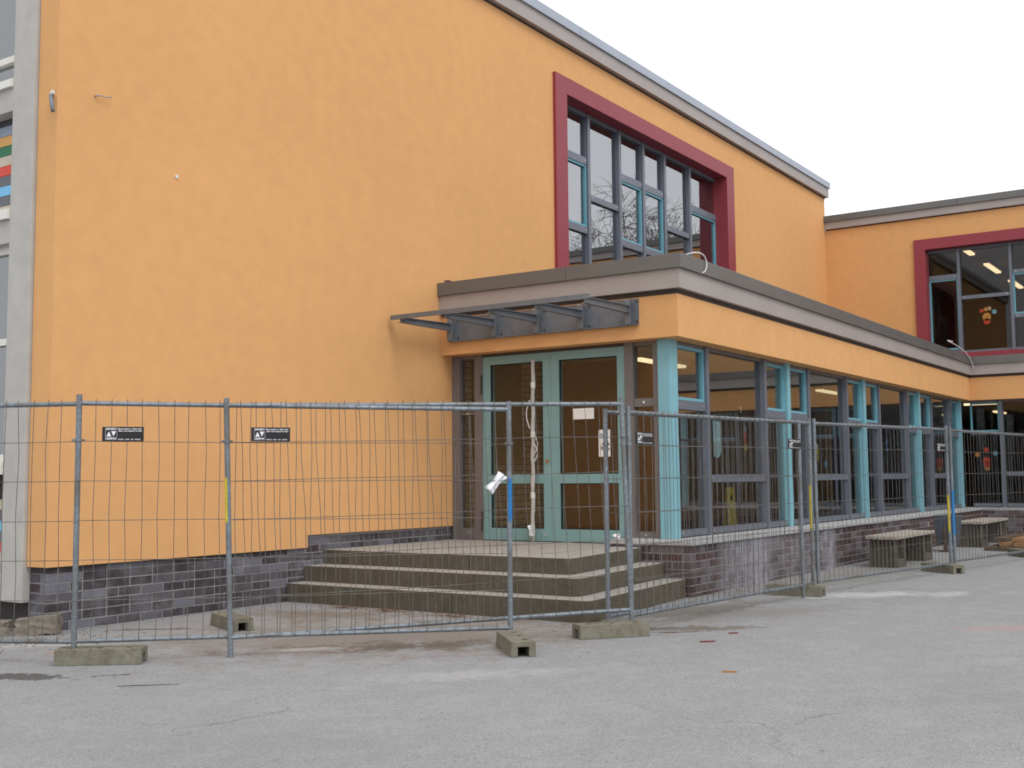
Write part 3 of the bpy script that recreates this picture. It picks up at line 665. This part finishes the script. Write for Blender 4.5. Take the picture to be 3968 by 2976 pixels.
def arc_band(p, q, a0):
    mb = MB(); n = 8; vs = []; rnd = random.Random(int(p.x*1000))
    for i in range(n+1):
        a = math.radians(a0[0]+(a0[1]-a0[0])*i/n); d = Vector((math.cos(a), math.sin(a), 0)); j = rnd.uniform(-.02, .02)
        vs += [p+d*.0205+Vector((0, 0, j)), q+d*.0205+Vector((0, 0, -j)), p+d*.0218+Vector((0, 0, j)), q+d*.0218+Vector((0, 0, -j))]
    fs = []
    for i in range(n):
        k = i*4; fs += [(k+2, k+6, k+7, k+3), (k+1, k+5, k+4, k), (k, k+4, k+6, k+2), (k+3, k+7, k+5, k+1)]
    return mb.add(vs, fs+[(0, 2, 3, 1), (n*4+1, n*4+3, n*4+2, n*4)])
def fence(label, p0, p1, z0, z1, zb0=GZ+.11, zb1=GZ+.11, lean0=0., lean1=0., posts=(1, 1), ptop=.052, sgn=None, tape=()):
    """p0/p1 post feet; z0/z1 = (bottom rail, top rail) at each end"""
    a = Vector((p0[0], p0[1], 0)); b = Vector((p1[0], p1[1], 0)); td = (b-a).normalized(); L = (b-a).length
    t_ = thing('fence_panel', label, 'fence', (p0[0], p0[1], zb0), 'mobile site fence panels in a row')
    rz = math.atan2(td.y, td.x)
    for e, (q, zz, zf, ln) in enumerate(((a, z0, zb0, lean0), (b, z1, zb1, lean1))):
        top = zz[1]+ptop
        if posts[e]:
            po = part('post', t_, MB().tube([q+Vector((0, 0, zf)), q+td*ln+Vector((0, 0, top))], .0205, 14), 'zinc', smooth=False)
            for m_, za, zb, arc0 in [x_[1:] for x_ in tape if x_[0] == e]:
                f0 = (za-zf)/(top-zf); f1 = (zb-zf)/(top-zf); part('tape_band', po, arc_band(q+td*ln*f0+Vector((0, 0, za)), q+td*ln*f1+Vector((0, 0, zb)), arc0), m_)
            zc = zz[0]+(zz[1]-zz[0])*.842; pc = q+td*ln*((zc-zf)/(top-zf))+Vector((0, 0, zc))
            cl = MB().tube([pc-Vector((0, 0, .012)), pc+Vector((0, 0, .012))], .027, 10); cl.box(pc.x-.05, pc.x+.05, pc.y-.008, pc.y+.008, pc.z-.008, pc.z+.008)
            part('clamp', t_, cl, 'zinc')
    for i in (0, 1):
        f0 = (z0[i]-zb0)/(z0[1]+ptop-zb0); f1 = (z1[i]-zb1)/(z1[1]+ptop-zb1)
        part('rail', t_, MB().tube([a+td*lean0*f0+Vector((0, 0, z0[i])), b+td*lean1*f1+Vector((0, 0, z1[i]))], .0175 if i else .0165, 12), 'zinc')
    n = int(L/.107); nr = Vector((td.y, -td.x, 0))
    for k_ in range(1, n):
        f = k_/n; s_ = L*f; zl = z0[0]+(z1[0]-z0[0])*f-.012; zh = z0[1]+(z1[1]-z0[1])*f+.034
        p = a+td*(s_+random.uniform(-.004, .004))+nr*.021; ln = lean0*(1-f)+lean1*f
        o = inst('wire', t_, random.choice(WIRE), (p.x, p.y, zl), (random.uniform(-.003, .003), math.atan2(ln, zh-zl)+random.uniform(-.006, .006), rz), (1, 1, zh-zl))
    for h in (.162, .330, .497, .662, .830):
        za = z0[0]+(z0[1]-z0[0])*(1-h); zb = z1[0]+(z1[1]-z1[0])*(1-h); p = a+nr*.0255
        o = inst('wire', t_, random.choice(HW), (p.x, p.y, za), (0, -math.atan2(zb-za, L), rz), (L, 1, 1))
    if sgn: sign(t_, (a.x+nr.x*.018, a.y+nr.y*.018), td, sgn[0], sgn[1])
    return t_
fence('galvanised mesh fence panel in front of the building corner at the left picture edge', (-1.09-1.35, -1.09+2.55), (-.890, -1.648), (-.407, 1.275), (-.395, 1.285), posts=(1, 0))
fence('nearest fence panel with black company sign, blue tape on its far post', (-.885, -1.66), (1.493, -3.764), (-.392, 1.290), (-.425, 1.265), -.44, -.44, ptop=.062, sgn=(.162, 1.016), tape=((1, 'blue_tape', .40, .72, (185, 330)),))
fence('overlapping fence panel behind, hung from a yellow taped post without foot block', (-.101, -2.393), (2.458, -4.307), (-.408, 1.280), (-.350, 1.331), -.55, -.44, -.05, -.065, sgn=(.128, 1.014), tape=((0, 'yellow_tape', .42, .75, (110, 215)),))
fence('fence panel standing right behind another one before the brick corner', (2.419, -4.108), (5.82, -4.532), (-.413, 1.270), (-.417, 1.292), -.44, -.55, ptop=.03, sgn=(3.13, 1.006))
fence('fence panel before the white stained brick plinth of the annex', (2.469, -4.298), (6.255, -4.49), (-.400, 1.262), (-.430, 1.298), -.44, -.45, sgn=(.07, 1.0), tape=((1, 'yellow_tape', .15, .62, (120, 205)),))
fence('fence panel in front of the nearer bench', (6.312, -4.525), (9.902, -5.059), (-.420, 1.296), (-.436, 1.322), -.44, -.44, sgn=(3.24, 1.03), tape=((1, 'yellow_tape', -.02, .45, (120, 215)),))
fence('fence panel running out of the picture on the right', (9.945, -5.099), (13.30, -5.60), (-.411, 1.309), (-.42, 1.31), -.44, -.44, tape=((0, 'blue_tape', -.06, .52, (170, 330)),))

# concrete foot blocks with a slot through the end
def foot(label, c, d, L=.60, Wd=.19, H=.112, empty=False):
    d = Vector((d[0], d[1], 0)).normalized(); pz = Vector((-d.y, d.x, 0)); mb = MB(); hs = .05; hw = .042
    def q(x, y, z): return tuple(Vector((c[0], c[1], 0))+d*x+pz*y+Vector((0, 0, z)))
    # channel section extruded: solid sides and top, open slot at each end
    def bxl(x0, x1, y0, y1, z0, z1):
        vs = [q(x, y, z) for x in (x0, x1) for y in (y0, y1) for z in (z0, z1)]
        mb.add(vs, [(0, 1, 3, 2), (4, 6, 7, 5), (0, 4, 5, 1), (2, 3, 7, 6), (0, 2, 6, 4), (1, 5, 7, 3)])
    g = GZ
    prof = [(-Wd/2, 0), (-hw, 0), (-hw, .072), (hw, .072), (hw, 0), (Wd/2, 0), (Wd/2-.008, H), (-Wd/2+.008, H)]
    n = len(prof); vs = [q(-L/2, y, g+z) for y, z in prof]+[q(L/2, y, g+z) for y, z in prof]
    fs = [(i, (i+1) % n, n+(i+1) % n, n+i) for i in range(n)]+[tuple(range(n-1, -1, -1)), tuple(range(n, 2*n))]
    mb.add(vs, fs)
    o = thing('foot_block', label, 'concrete block', (c[0], c[1], GZ), 'concrete feet of the site fence')
    part('block_body', o, mb, 'block_concrete', bevel=.006)
    ho = MB()
    for x in ((-.12,) if empty else (-.2, 0, .2)): part('socket', o, MB().tube([q(x, -.03, g+H-.004), q(x, -.03, g+H+.0015)], .021, 10), 'interior_dark')
    return o
foot('mossy concrete foot block under the nearest fence post on the left', (-.76, -1.80), (.607, -.794))
foot('concrete foot block with slotted end facing the camera, below the blue taped post', (1.21, -4.00), (.705, .709))
foot('concrete foot block lying crosswise in front of the steps corner under two posts', (2.25, -4.225), (.79, -.61))
foot('empty foot block behind the fence by the dark brick plinth', (1.07, -1.115), (.40, .917), empty=True)
foot('foot block with red stained side before the white stained plinth', (6.06, -4.36), (.08, -.99))
foot('foot block in front of the nearer bench', (9.80, -4.97), (.56, .83))
foot('dark foot block at the right picture edge', (13.35, -5.30), (.83, .55))

# ------------------------------------------------------------------ benches, bin, timber, rubble
def bench(label, x0, x1, y0, y1, ztop, seed):
    random.seed(seed)
    t_ = thing('bench', label, 'bench', ((x0+x1)/2, (y0+y1)/2, GZ), 'plank benches on concrete blocks')
    n = 5; wd = (y1-y0)/n
    for i in range(n):
        a = y0+i*wd; part('seat_plank', t_, MB().box(x0-.03+random.uniform(-.02, .02), x1+.03+random.uniform(-.02, .02), a+.004, a+wd-.004, ztop-.045+random.uniform(-.003, .003), ztop), 'bench_wood', bevel=.006)
    for xa in (x0+.02, x1-.50):
        lg_ = part('leg', t_, MB().box(xa+.09, xa+.39, y0+.03, y1-.03, GZ, GZ+.11).box(xa+.39, xa+.48, y0+.03, y1-.03, GZ, ztop-.05), 'bench_concrete', bevel=.008)
        k = 7; w_ = (y1-y0-.06)/k
        for i in range(k):
            yy = y0+.03+w_*(i+.5); part('leg_stave', lg_, MB().tube([(xa+.045, yy, GZ), (xa+.045, yy, ztop-.05-random.uniform(0, .006))], w_*.5, 8), 'bench_concrete')
bench('nearer weathered bench on ribbed concrete blocks by the annex plinth', 10.17, 12.15, -4.30, -3.86, -.115, 3)
bench('farther weathered bench close to the inner corner of the building', 15.35, 17.5, -4.33, -3.86, -.10, 4)
random.seed(11)
bn = thing('litter_bin', 'dark grey metal litter bin on a post between the two benches', 'litter bin', (14.0, -4.0, GZ))
part('post', bn, MB().box(13.93, 13.99, -4.05, -3.99, GZ, -.05), 'rust_metal'); part('base_plate', bn, MB().box(13.86, 14.06, -4.12, -3.92, GZ, GZ+.02), 'rust_metal')
b_ = MB(); b_.add([(13.90, -4.22, -.05+.1), (14.32, -4.22, .05), (14.32, -3.84, .05), (13.90, -3.84, .05), (13.98, -4.17, -.42), (14.26, -4.17, -.42), (14.26, -3.88, -.42), (13.98, -3.88, -.42)], [(0, 1, 2, 3), (7, 6, 5, 4), (0, 4, 5, 1), (1, 5, 6, 2), (2, 6, 7, 3), (3, 7, 4, 0)])
part('bin_body', bn, b_, 'bin_grey', bevel=.012); part('lock', bn, MB().tube([(13.925, -4.10, -.15), (13.90, -4.10, -.15)], .022, 10), 'bolt')
ts = thing('timber_stack', 'short stack of orange brown boards lying at the right edge', 'timber', (15.0, -4.95, GZ))
for i, (y0, z0, m_) in enumerate(((-5.2, 0, 'dark_wood'), (-4.95, 0, 'dark_wood'), (-4.7, 0, 'dark_wood'), (-5.15, .07, 'orange_wood'), (-4.92, .07, 'orange_wood'), (-5.1, .14, 'orange_wood'), (-4.8, .14, 'dark_wood'))):
    part('board', ts, MB().box(14.4+.06*i, 16.2+.05*i, y0, y0+.2, GZ+z0, GZ+z0+.065), m_, bevel=.005)
st2 = thing('timber_stack', 'darker second board heap further back beside the far bench', 'timber', (18.2, -4.75, GZ))
for i in range(6): part('board', st2, MB().box(17.9+.05*i, 18.9, -5.2+.13*i, -5.08+.13*i, GZ+.07*(i % 2), GZ+.07*(i % 2)+.06), ('dark_wood', 'chip_tan')[i % 2], bevel=.005)
def rock(name, label, c, size, seed, rot=0):
    random.seed(seed); bm = bmesh.new(); bmesh.ops.create_cube(bm, size=1); bmesh.ops.subdivide_edges(bm, edges=bm.edges[:], cuts=3, use_grid_fill=True)
    for v in bm.verts:
        n = Vector((math.sin(v.co.x*5+seed), math.sin(v.co.y*6+seed*2), math.sin(v.co.z*5+v.co.x*4+seed)))
        v.co += n*.05+Vector((random.uniform(-.03, .03), random.uniform(-.03, .03), random.uniform(-.03, .03)))
        if v.co.z > .2 and v.co.x < -.1: v.co.z -= .25*(-v.co.x)
    for v in bm.verts: v.co = Vector((v.co.x*size[0], v.co.y*size[1], v.co.z*size[2]))
    zmin = min(v.co.z for v in bm.verts)
    for v in bm.verts: v.co.z -= zmin+.004
    me = bpy.data.meshes.new(name); bm.to_mesh(me); bm.free(); me.materials.append(M['rubble'])
    o = bpy.data.objects.new(name, me); o.location = (c[0], c[1], GZ); o.rotation_euler = (0, 0, rot); o['label'] = label; o['category'] = 'stone'; o['group'] = 'broken stones by the building corner'; link(o)
rock('broken_stone', 'large broken concrete lump lying at the left building corner', (-.07, -.02), (.36, .16, .15), 3, R(-48))
rock('broken_stone', 'smaller flat stone beside the large lump at the picture edge', (-.33, .20), (.20, .14, .06), 5, R(-20))
rock('broken_stone', 'small dark lump in the gap under the concrete frame', (-.12, .42), (.14, .12, .09), 9, R(20))
# rubble crumbs, gravel-size, uncountable
random.seed(21); cr = MB()
def crumb(x, y, r):
    vs = [(x+random.uniform(-1, 1)*r, y+random.uniform(-1, 1)*r, GZ), (x+r, y-r*.6, GZ), (x-r*.4, y+r, GZ), (x+random.uniform(-.4, .4)*r, y+random.uniform(-.4, .4)*r, GZ+r*random.uniform(.6, 1.2)), (x-r, y-r*.5, GZ)]
    cr.add(vs, [(1, 2, 3), (2, 4, 3), (4, 1, 3)])
for _ in range(260): crumb(random.gauss(-.25, .32), random.gauss(-.35, .32), random.uniform(.004, .016))
for _ in range(120): crumb(random.uniform(-.2, 3.0), random.uniform(-.12, .0), random.uniform(.004, .012))
for _ in range(160): crumb(random.uniform(5.5, 13), -3.53-abs(random.gauss(0, .12)), random.uniform(.005, .016))
for _ in range(420): crumb(random.uniform(-4, 9), random.uniform(-8, -1.5), random.uniform(.002, .006))
o = struct('rubble_crumbs', cr, 'rubble', 'stuff'); o['label'] = 'small crumbs of broken mortar scattered along the walls'; o['category'] = 'rubble'
# leaf litter at the foot of the steps
lf = MB()
for cx, cy, sx, n in ((2.70, -.95, .22, 130), (2.72, -1.55, .26, 170), (2.66, -2.3, .2, 110), (2.75, -3.0, .12, 40)):
    for _ in range(n):
        x = cx+random.gauss(0, .045); y = cy+random.gauss(0, sx*.6); r = random.uniform(.008, .018); a = random.uniform(0, 6.28); z = GZ+random.uniform(.003, .02)
        lf.add([(x+r*math.cos(a), y+r*math.sin(a), z), (x-r*.5*math.sin(a), y+r*.5*math.cos(a), z+random.uniform(0, .008)), (x-r*math.cos(a), y-r*math.sin(a), z), (x+r*.5*math.sin(a), y-r*.5*math.cos(a), z+.004)], [(0, 1, 2, 3)])
o = struct('leaf_litter', lf, 'leaf_brown', 'stuff'); o['label'] = 'brown leaf litter along the foot of the steps'; o['category'] = 'leaves'
# a moss tuft at the step corner
tf = MB()
for _ in range(220):
    x = 2.93+random.gauss(0, .06); y = -3.72+random.gauss(0, .03); h = random.uniform(.02, .06); a = random.uniform(0, 6.28)
    tf.add([(x, y, GZ), (x+.006, y+.003, GZ), (x+.02*math.cos(a), y+.02*math.sin(a), GZ+h)], [(0, 1, 2)])
simple('weed_green', S(78, 84, 44), .8, 0, .3, 40)
o = struct('weed_tuft', tf, 'weed_green', 'stuff'); o['label'] = 'small green weed tuft at the corner of the lowest step'; o['category'] = 'weeds'
def chip(label, x, y, L, wd, ang, mat):
    d = Vector((math.cos(R(ang)), math.sin(R(ang)), 0)); n = Vector((-d.y, d.x, 0)); c = Vector((x, y, GZ))
    mb = MB(); pts = [c-d*L/2, c-d*L*.1+n*wd/2, c+d*L/2, c-n*wd/2]; mb.add([tuple(p) for p in pts]+[tuple(p+Vector((0, 0, .012))) for p in pts], [(3, 2, 1, 0), (4, 5, 6, 7), (0, 1, 5, 4), (1, 2, 6, 5), (2, 3, 7, 6), (3, 0, 4, 7)])
    single('wood_chip', label, 'debris', mb, mat, (x, y, GZ), group='bits of debris on the asphalt')
chip('dark red sliver of wood on the asphalt right of the steps', 2.35, -5.02, .13, .025, -42, 'chip_red')
chip('tan wood chip on the open asphalt, nearest to the camera', 1.15, -5.72, .10, .022, -62, 'chip_tan')
chip('small reddish chip beside the crosswise foot block', 2.9, -5.0, .08, .02, -50, 'chip_red')
tw = MB().tube([(-1.30, -2.70, GZ+.006), (-1.24, -2.79, GZ+.010), (-1.15, -2.86, GZ+.006), (-1.05, -2.98, GZ+.008)], [.002, .003, .0025, .0015], 6)
single('twig', 'thin dark twig on the asphalt in front of the left foot block', 'twig', tw, 'bark', (-1.18, -2.84, GZ))

# ------------------------------------------------------------------ small things about the entrance
rod = thing('wrapped_pole', 'white plastic wrapped pole leaning on the door leaf nearer the wall', 'pole', (5.69, -1.245, -.035))
pts = [(5.69+.008*math.sin(i*1.7), -1.245-.029*(i/22), -.033+2.19*i/22) for i in range(23)]
part('pole_shaft', rod, MB().tube(pts, [.021+.006*math.sin(i*2.1)**2 for i in range(23)], 10), 'pole_wrap', smooth=True)
for z in (.52, 1.25, 1.85): part('tape_ring', rod, MB().tube([(5.69, -1.245-.013*z, z-.035), (5.69, -1.245-.013*z, z+.035)], .0285, 12), 'white_paint')
lp = MB()
for y0, z0, w_, h in ((-1.27, .98, .07, .30), (-1.235, 1.32, .05, .35), (-1.29, .92, .05, .22)):
    lp.tube([(5.665, y0+w_*math.sin(math.pi*i/12)*(1 if y0 < -1.25 else -1)*-1, z0+h*(i/12)) for i in range(13)], .006, 6)
part('plastic_loop', rod, lp, 'cable_white', smooth=True)
def rag(name, label, c, u, v, size, seed, mat='white_cloth'):
    random.seed(seed); mb = MB(); n = 8; u = Vector(u); v = Vector(v); nn = u.cross(v).normalized(); c = Vector(c); g = []
    for i in range(n+1):
        for j in range(n+1):
            a, b = i/n-.5, j/n-.5; pinch = .55+.9*abs(b)
            g.append(c+u*a*size[0]*pinch+v*b*size[1]+nn*(.018*math.sin(9*a+seed)+.014*math.sin(11*b+5*a)+random.uniform(-.006, .006)))
    vs = g+[p-nn*.006 for p in g]; o = (n+1)**2; fs = []
    for i in range(n):
        for j in range(n):
            k = i*(n+1)+j; fs.append((k, k+n+1, k+n+2, k+1)); fs.append((o+k, o+k+1, o+k+n+2, o+k+n+1))
    for i in range(n):
        for e in ((i, i+1), (n*(n+1)+i+1, n*(n+1)+i), ((i+1)*(n+1), i*(n+1)), (i*(n+1)+n, (i+1)*(n+1)+n)): fs.append((e[0], e[1], o+e[1], o+e[0]))
    mb.add(vs, fs); return single(name, label, 'cloth', mb, mat, tuple(c), smooth=True)
tdB = Vector((1.493+.885, -3.764+1.66, 0)).normalized(); nB = Vector((tdB.y, -tdB.x, 0)); pB = Vector((-.885, -1.66, 0))+tdB*3.06+nB*.035
rag('white_rag', 'crumpled white rag caught in the mesh beside the blue taped post', (pB.x, pB.y, .695), tuple(tdB*.75+Vector((0, 0, -.66))), tuple(tdB*.66+Vector((0, 0, .75))), (.085, .17), 2)
rag('crumpled_bag', 'crumpled white bag hanging at the foot of the wrapped pole', (5.66, -1.235, .10), (0, -1, .1), (0, .15, 1), (.06, .13), 4)
rag('crumpled_bag', 'white plastic scrap on the landing by the right door post', (5.66, -2.42, .035), (0, -1, .2), (-.2, .2, .8), (.08, .12), 6)
notice = MB().box(XD-.004, XD-.001, -2.052, -1.76, 1.42, 1.548)
single('paper_notice', 'blank white paper strip taped high on the right door pane', 'paper', notice, 'paper', (XD-.002, -1.9, 1.42))
po = thing('paper_poster', 'white paper poster with small pencil flowers on the right door pane', 'poster', (XD-.002, -2.19, .97))
part('sheet', po, MB().box(XD-.004, XD-.001, -2.265, -2.112, .97, 1.285), 'paper')
dr = MB()
def disc(x, y, z, r, n=8): dr.add([(x, y+r*math.cos(2*math.pi*i/n), z+r*math.sin(2*math.pi*i/n)) for i in range(n)][::-1], [tuple(range(n))])
for y, z, r in ((-2.14, 1.225, .012), (-2.155, 1.235, .012), (-2.165, 1.21, .013), (-2.15, 1.19, .012), (-2.245, 1.06, .016), (-2.24, 1.13, .01)): disc(XD-.0052, y, z, r)
part('drawn_flower', po, dr, 'strip_greyblue'); dr = MB()
for y, z, r in ((-2.155, 1.075, .014), (-2.158, 1.055, .012), (-2.152, 1.09, .009)): disc(XD-.0054, y, z, r)
part('drawn_flower', po, dr, 'orange_wood')
sh = MB(); sh.prism([(0, 0)]*0 or [(7.02, .97), (7.16, .955), (7.22, 1.0), (7.25, 1.10), (7.25, 1.405), (7.02, 1.405)], 0, 1)
sh.v = [(x, YG+.02+z*.004, y) for x, y, z in sh.v]
single('paper_sheet', 'pale rounded paper sheet hung inside the glazing by a grey mullion', 'paper', sh, 'pale_sheet', (7.1, YG+.02, .95))
def sticker(label, pts, axis, dpos):
    b = pts[0]; base = (b[0], dpos, b[1]) if axis == 'x' else (dpos, b[0], b[1])
    t_ = thing('window_sticker', label, 'sticker', base, 'paper decorations on the panes')
    for i, (a, z, r, m_) in enumerate(pts):
        q0 = (a, dpos-.004, z) if axis == 'x' else (dpos-.004, a, z); q1 = (a, dpos-.001, z) if axis == 'x' else (dpos-.001, a, z)
        part('paper_petal', t_, MB().tube([q1, q0], r, 12), m_)
sticker('red and yellow paper figure on the pane above the yellow floor sign', [(8.02, 1.18, .05, 'strip_red'), (8.02, 1.25, .05, 'strip_red'), (8.03, 1.10, .05, 'yellow_plastic'), (8.02, 1.34, .05, 'strip_greyblue')], 'x', YG+.03)
sticker('small oval white sticker high on the first wide pane', [(7.90, 1.58, .022, 'paper'), (7.90, 1.60, .022, 'paper'), (7.90, 1.56, .022, 'paper')], 'x', YG+.03)
sticker('pale yellow paper figure on the second wide pane', [(10.75, 1.08, .05, 'yellow_tape'), (10.74, 1.16, .045, 'strip_beige'), (10.76, .98, .045, 'strip_ochre'), (11.1, .9, .05, 'strip_blue')], 'x', YG+.03)
sticker('blue paper dot figure on the third wide pane', [(14.3, 1.30, .06, 'blue_tape'), (14.32, 1.18, .05, 'blue_tape')], 'x', YG+.03)
sticker('paper flower with coloured dots on the low wing pane by the inner corner', [(-3.52, .93, .07, 'strip_red'), (-3.52, 1.02, .07, 'strip_red'), (-3.53, .85, .05, 'strip_ochre'), (-3.34, 1.14, .05, 'strip_ochre'), (-3.52, 1.24, .05, 'strip_red'), (-3.70, 1.16, .05, 'strip_blue')], 'y', dgl+.03)
sticker('bright paper flower bouquet on the upper red framed wing window', [(-3.46, 4.18, .09, 'strip_ochre'), (-3.46, 4.08, .07, 'strip_red'), (-3.36, 4.32, .045, 'strip_red'), (-3.45, 4.35, .045, 'strip_ochre'), (-3.52, 4.36, .045, 'strip_beige'), (-3.62, 4.28, .05, 'strip_blue')], 'y', XW+.28)
ys_ = thing('caution_sign', 'yellow folding wet floor sign standing inside the first wide pane', 'floor sign', (8.45, -2.6, -.03))
for s_ in (-1, 1):
    a = MB(); a.add([(8.30, -2.6+s_*.034, -.03), (8.60, -2.6+s_*.034, -.03), (8.56, -2.6+s_*.012, .58), (8.34, -2.6+s_*.012, .58), (8.30, -2.6+s_*.022, -.03), (8.60, -2.6+s_*.022, -.03), (8.56, -2.6, .58), (8.34, -2.6, .58)], [(0, 1, 2, 3), (7, 6, 5, 4), (0, 4, 5, 1), (1, 5, 6, 2), (2, 6, 7, 3), (3, 7, 4, 0)])
    part('board', ys_, a, 'yellow_plastic')
mk = MB(); mk.add([(8.41, -2.625, .42), (8.49, -2.625, .42), (8.45, -2.622, .50)], [(0, 1, 2)]); part('symbol', ys_, mk, 'sign_black')
def cable(label, pts, r=.007):
    p = [Vector(q) for q in pts]; out = []
    for i in range(len(p)-1):
        a, b, c, d = p[max(i-1, 0)], p[i], p[i+1], p[min(i+2, len(p)-1)]
        for k in range(6):
            s = k/6; out.append(.5*((2*b)+(c-a)*s+(2*a-5*b+4*c-d)*s*s+(3*b-a-3*c+d)*s**3))
    out.append(p[-1]); single('loose_cable', label, 'cable', MB().tube(out, r, 8), 'cable_white', tuple(p[0]), smooth=True, group='loose cables hanging over the roof edge')
cable('white cable end curling over the near corner of the annex roof', [(5.72, -3.2, 3.20), (5.76, -3.36, 3.235), (5.88, -3.40, 3.255), (6.0, -3.405, 3.243), (6.06, -3.405, 3.205), (6.08, -3.405, 3.145), (6.045, -3.40, 3.07), (5.985, -3.365, 3.03)])
cable('white cable arching over the roof edge at the inner corner', [(17.72, -3.40, 3.355), (17.32, -3.40, 3.335), (18.05, -3.40, 3.305), (18.7, -3.41, 3.235), (19.15, -3.42, 3.10), (19.36, -3.42, 2.93)], .009)

# ------------------------------------------------------------------ bare tree behind the wing (mirrored by the picture window)
def tree(label, base, H, seed, spread=.55):
    rnd = random.Random(seed); tr = thing('bare_tree', label, 'tree', base, 'leafless trees around the yard')
    trunk = MB(); crown = MB()
    def grow(p, d, L, r, lvl, mb):
        n = 4; pts = [p]; rs = [r]
        for i in range(n):
            d = (d+Vector((rnd.uniform(-.16, .16), rnd.uniform(-.16, .16), rnd.uniform(-.04, .10) if lvl < 3 else rnd.uniform(-.22, .02)))).normalized()
            pts.append(pts[-1]+d*L/n); rs.append(r*(1-.5*(i+1)/n))
        mb.tube(pts, rs, 6 if lvl < 2 else 3, False)
        if lvl < 5:
            k = (6, 6, 5, 5, 4)[lvl]
            for j in range(k):
                f = rnd.uniform(.4, 1.0); i = min(int(f*n), n-1); q = pts[i].lerp(pts[i+1], f*n-i)
                a = rnd.uniform(0, 6.28); e = d.orthogonal().normalized(); e.rotate(Matrix.Rotation(a, 3, d)); nd = (d*(1-spread)+e*spread+Vector((0, 0, .1))).normalized()
                grow(q, nd, L*rnd.uniform(.5, .72), max(rs[i]*.45, .011), lvl+1, crown)
    grow(Vector(base), Vector((0, 0, 1)), H*.45, H*.013, 0, trunk)
    top = max(v[2] for v in crown.v); k = (H-(0))/(top-base[2])
    for m_ in (trunk, crown): m_.v = [(base[0]+(v[0]-base[0])*k, base[1]+(v[1]-base[1])*k, base[2]+(v[2]-base[2])*k) for v in m_.v]
    part('trunk', tr, trunk, 'bark', smooth=True); part('crown', tr, crown, 'bark')
tree('tall leafless tree behind the wing, mirrored in the red framed picture window', (46, -20.0, GZ), 16.9, 5)
tree('second leafless tree further along, only seen as a reflection', (60, -26, GZ), 14, 8)
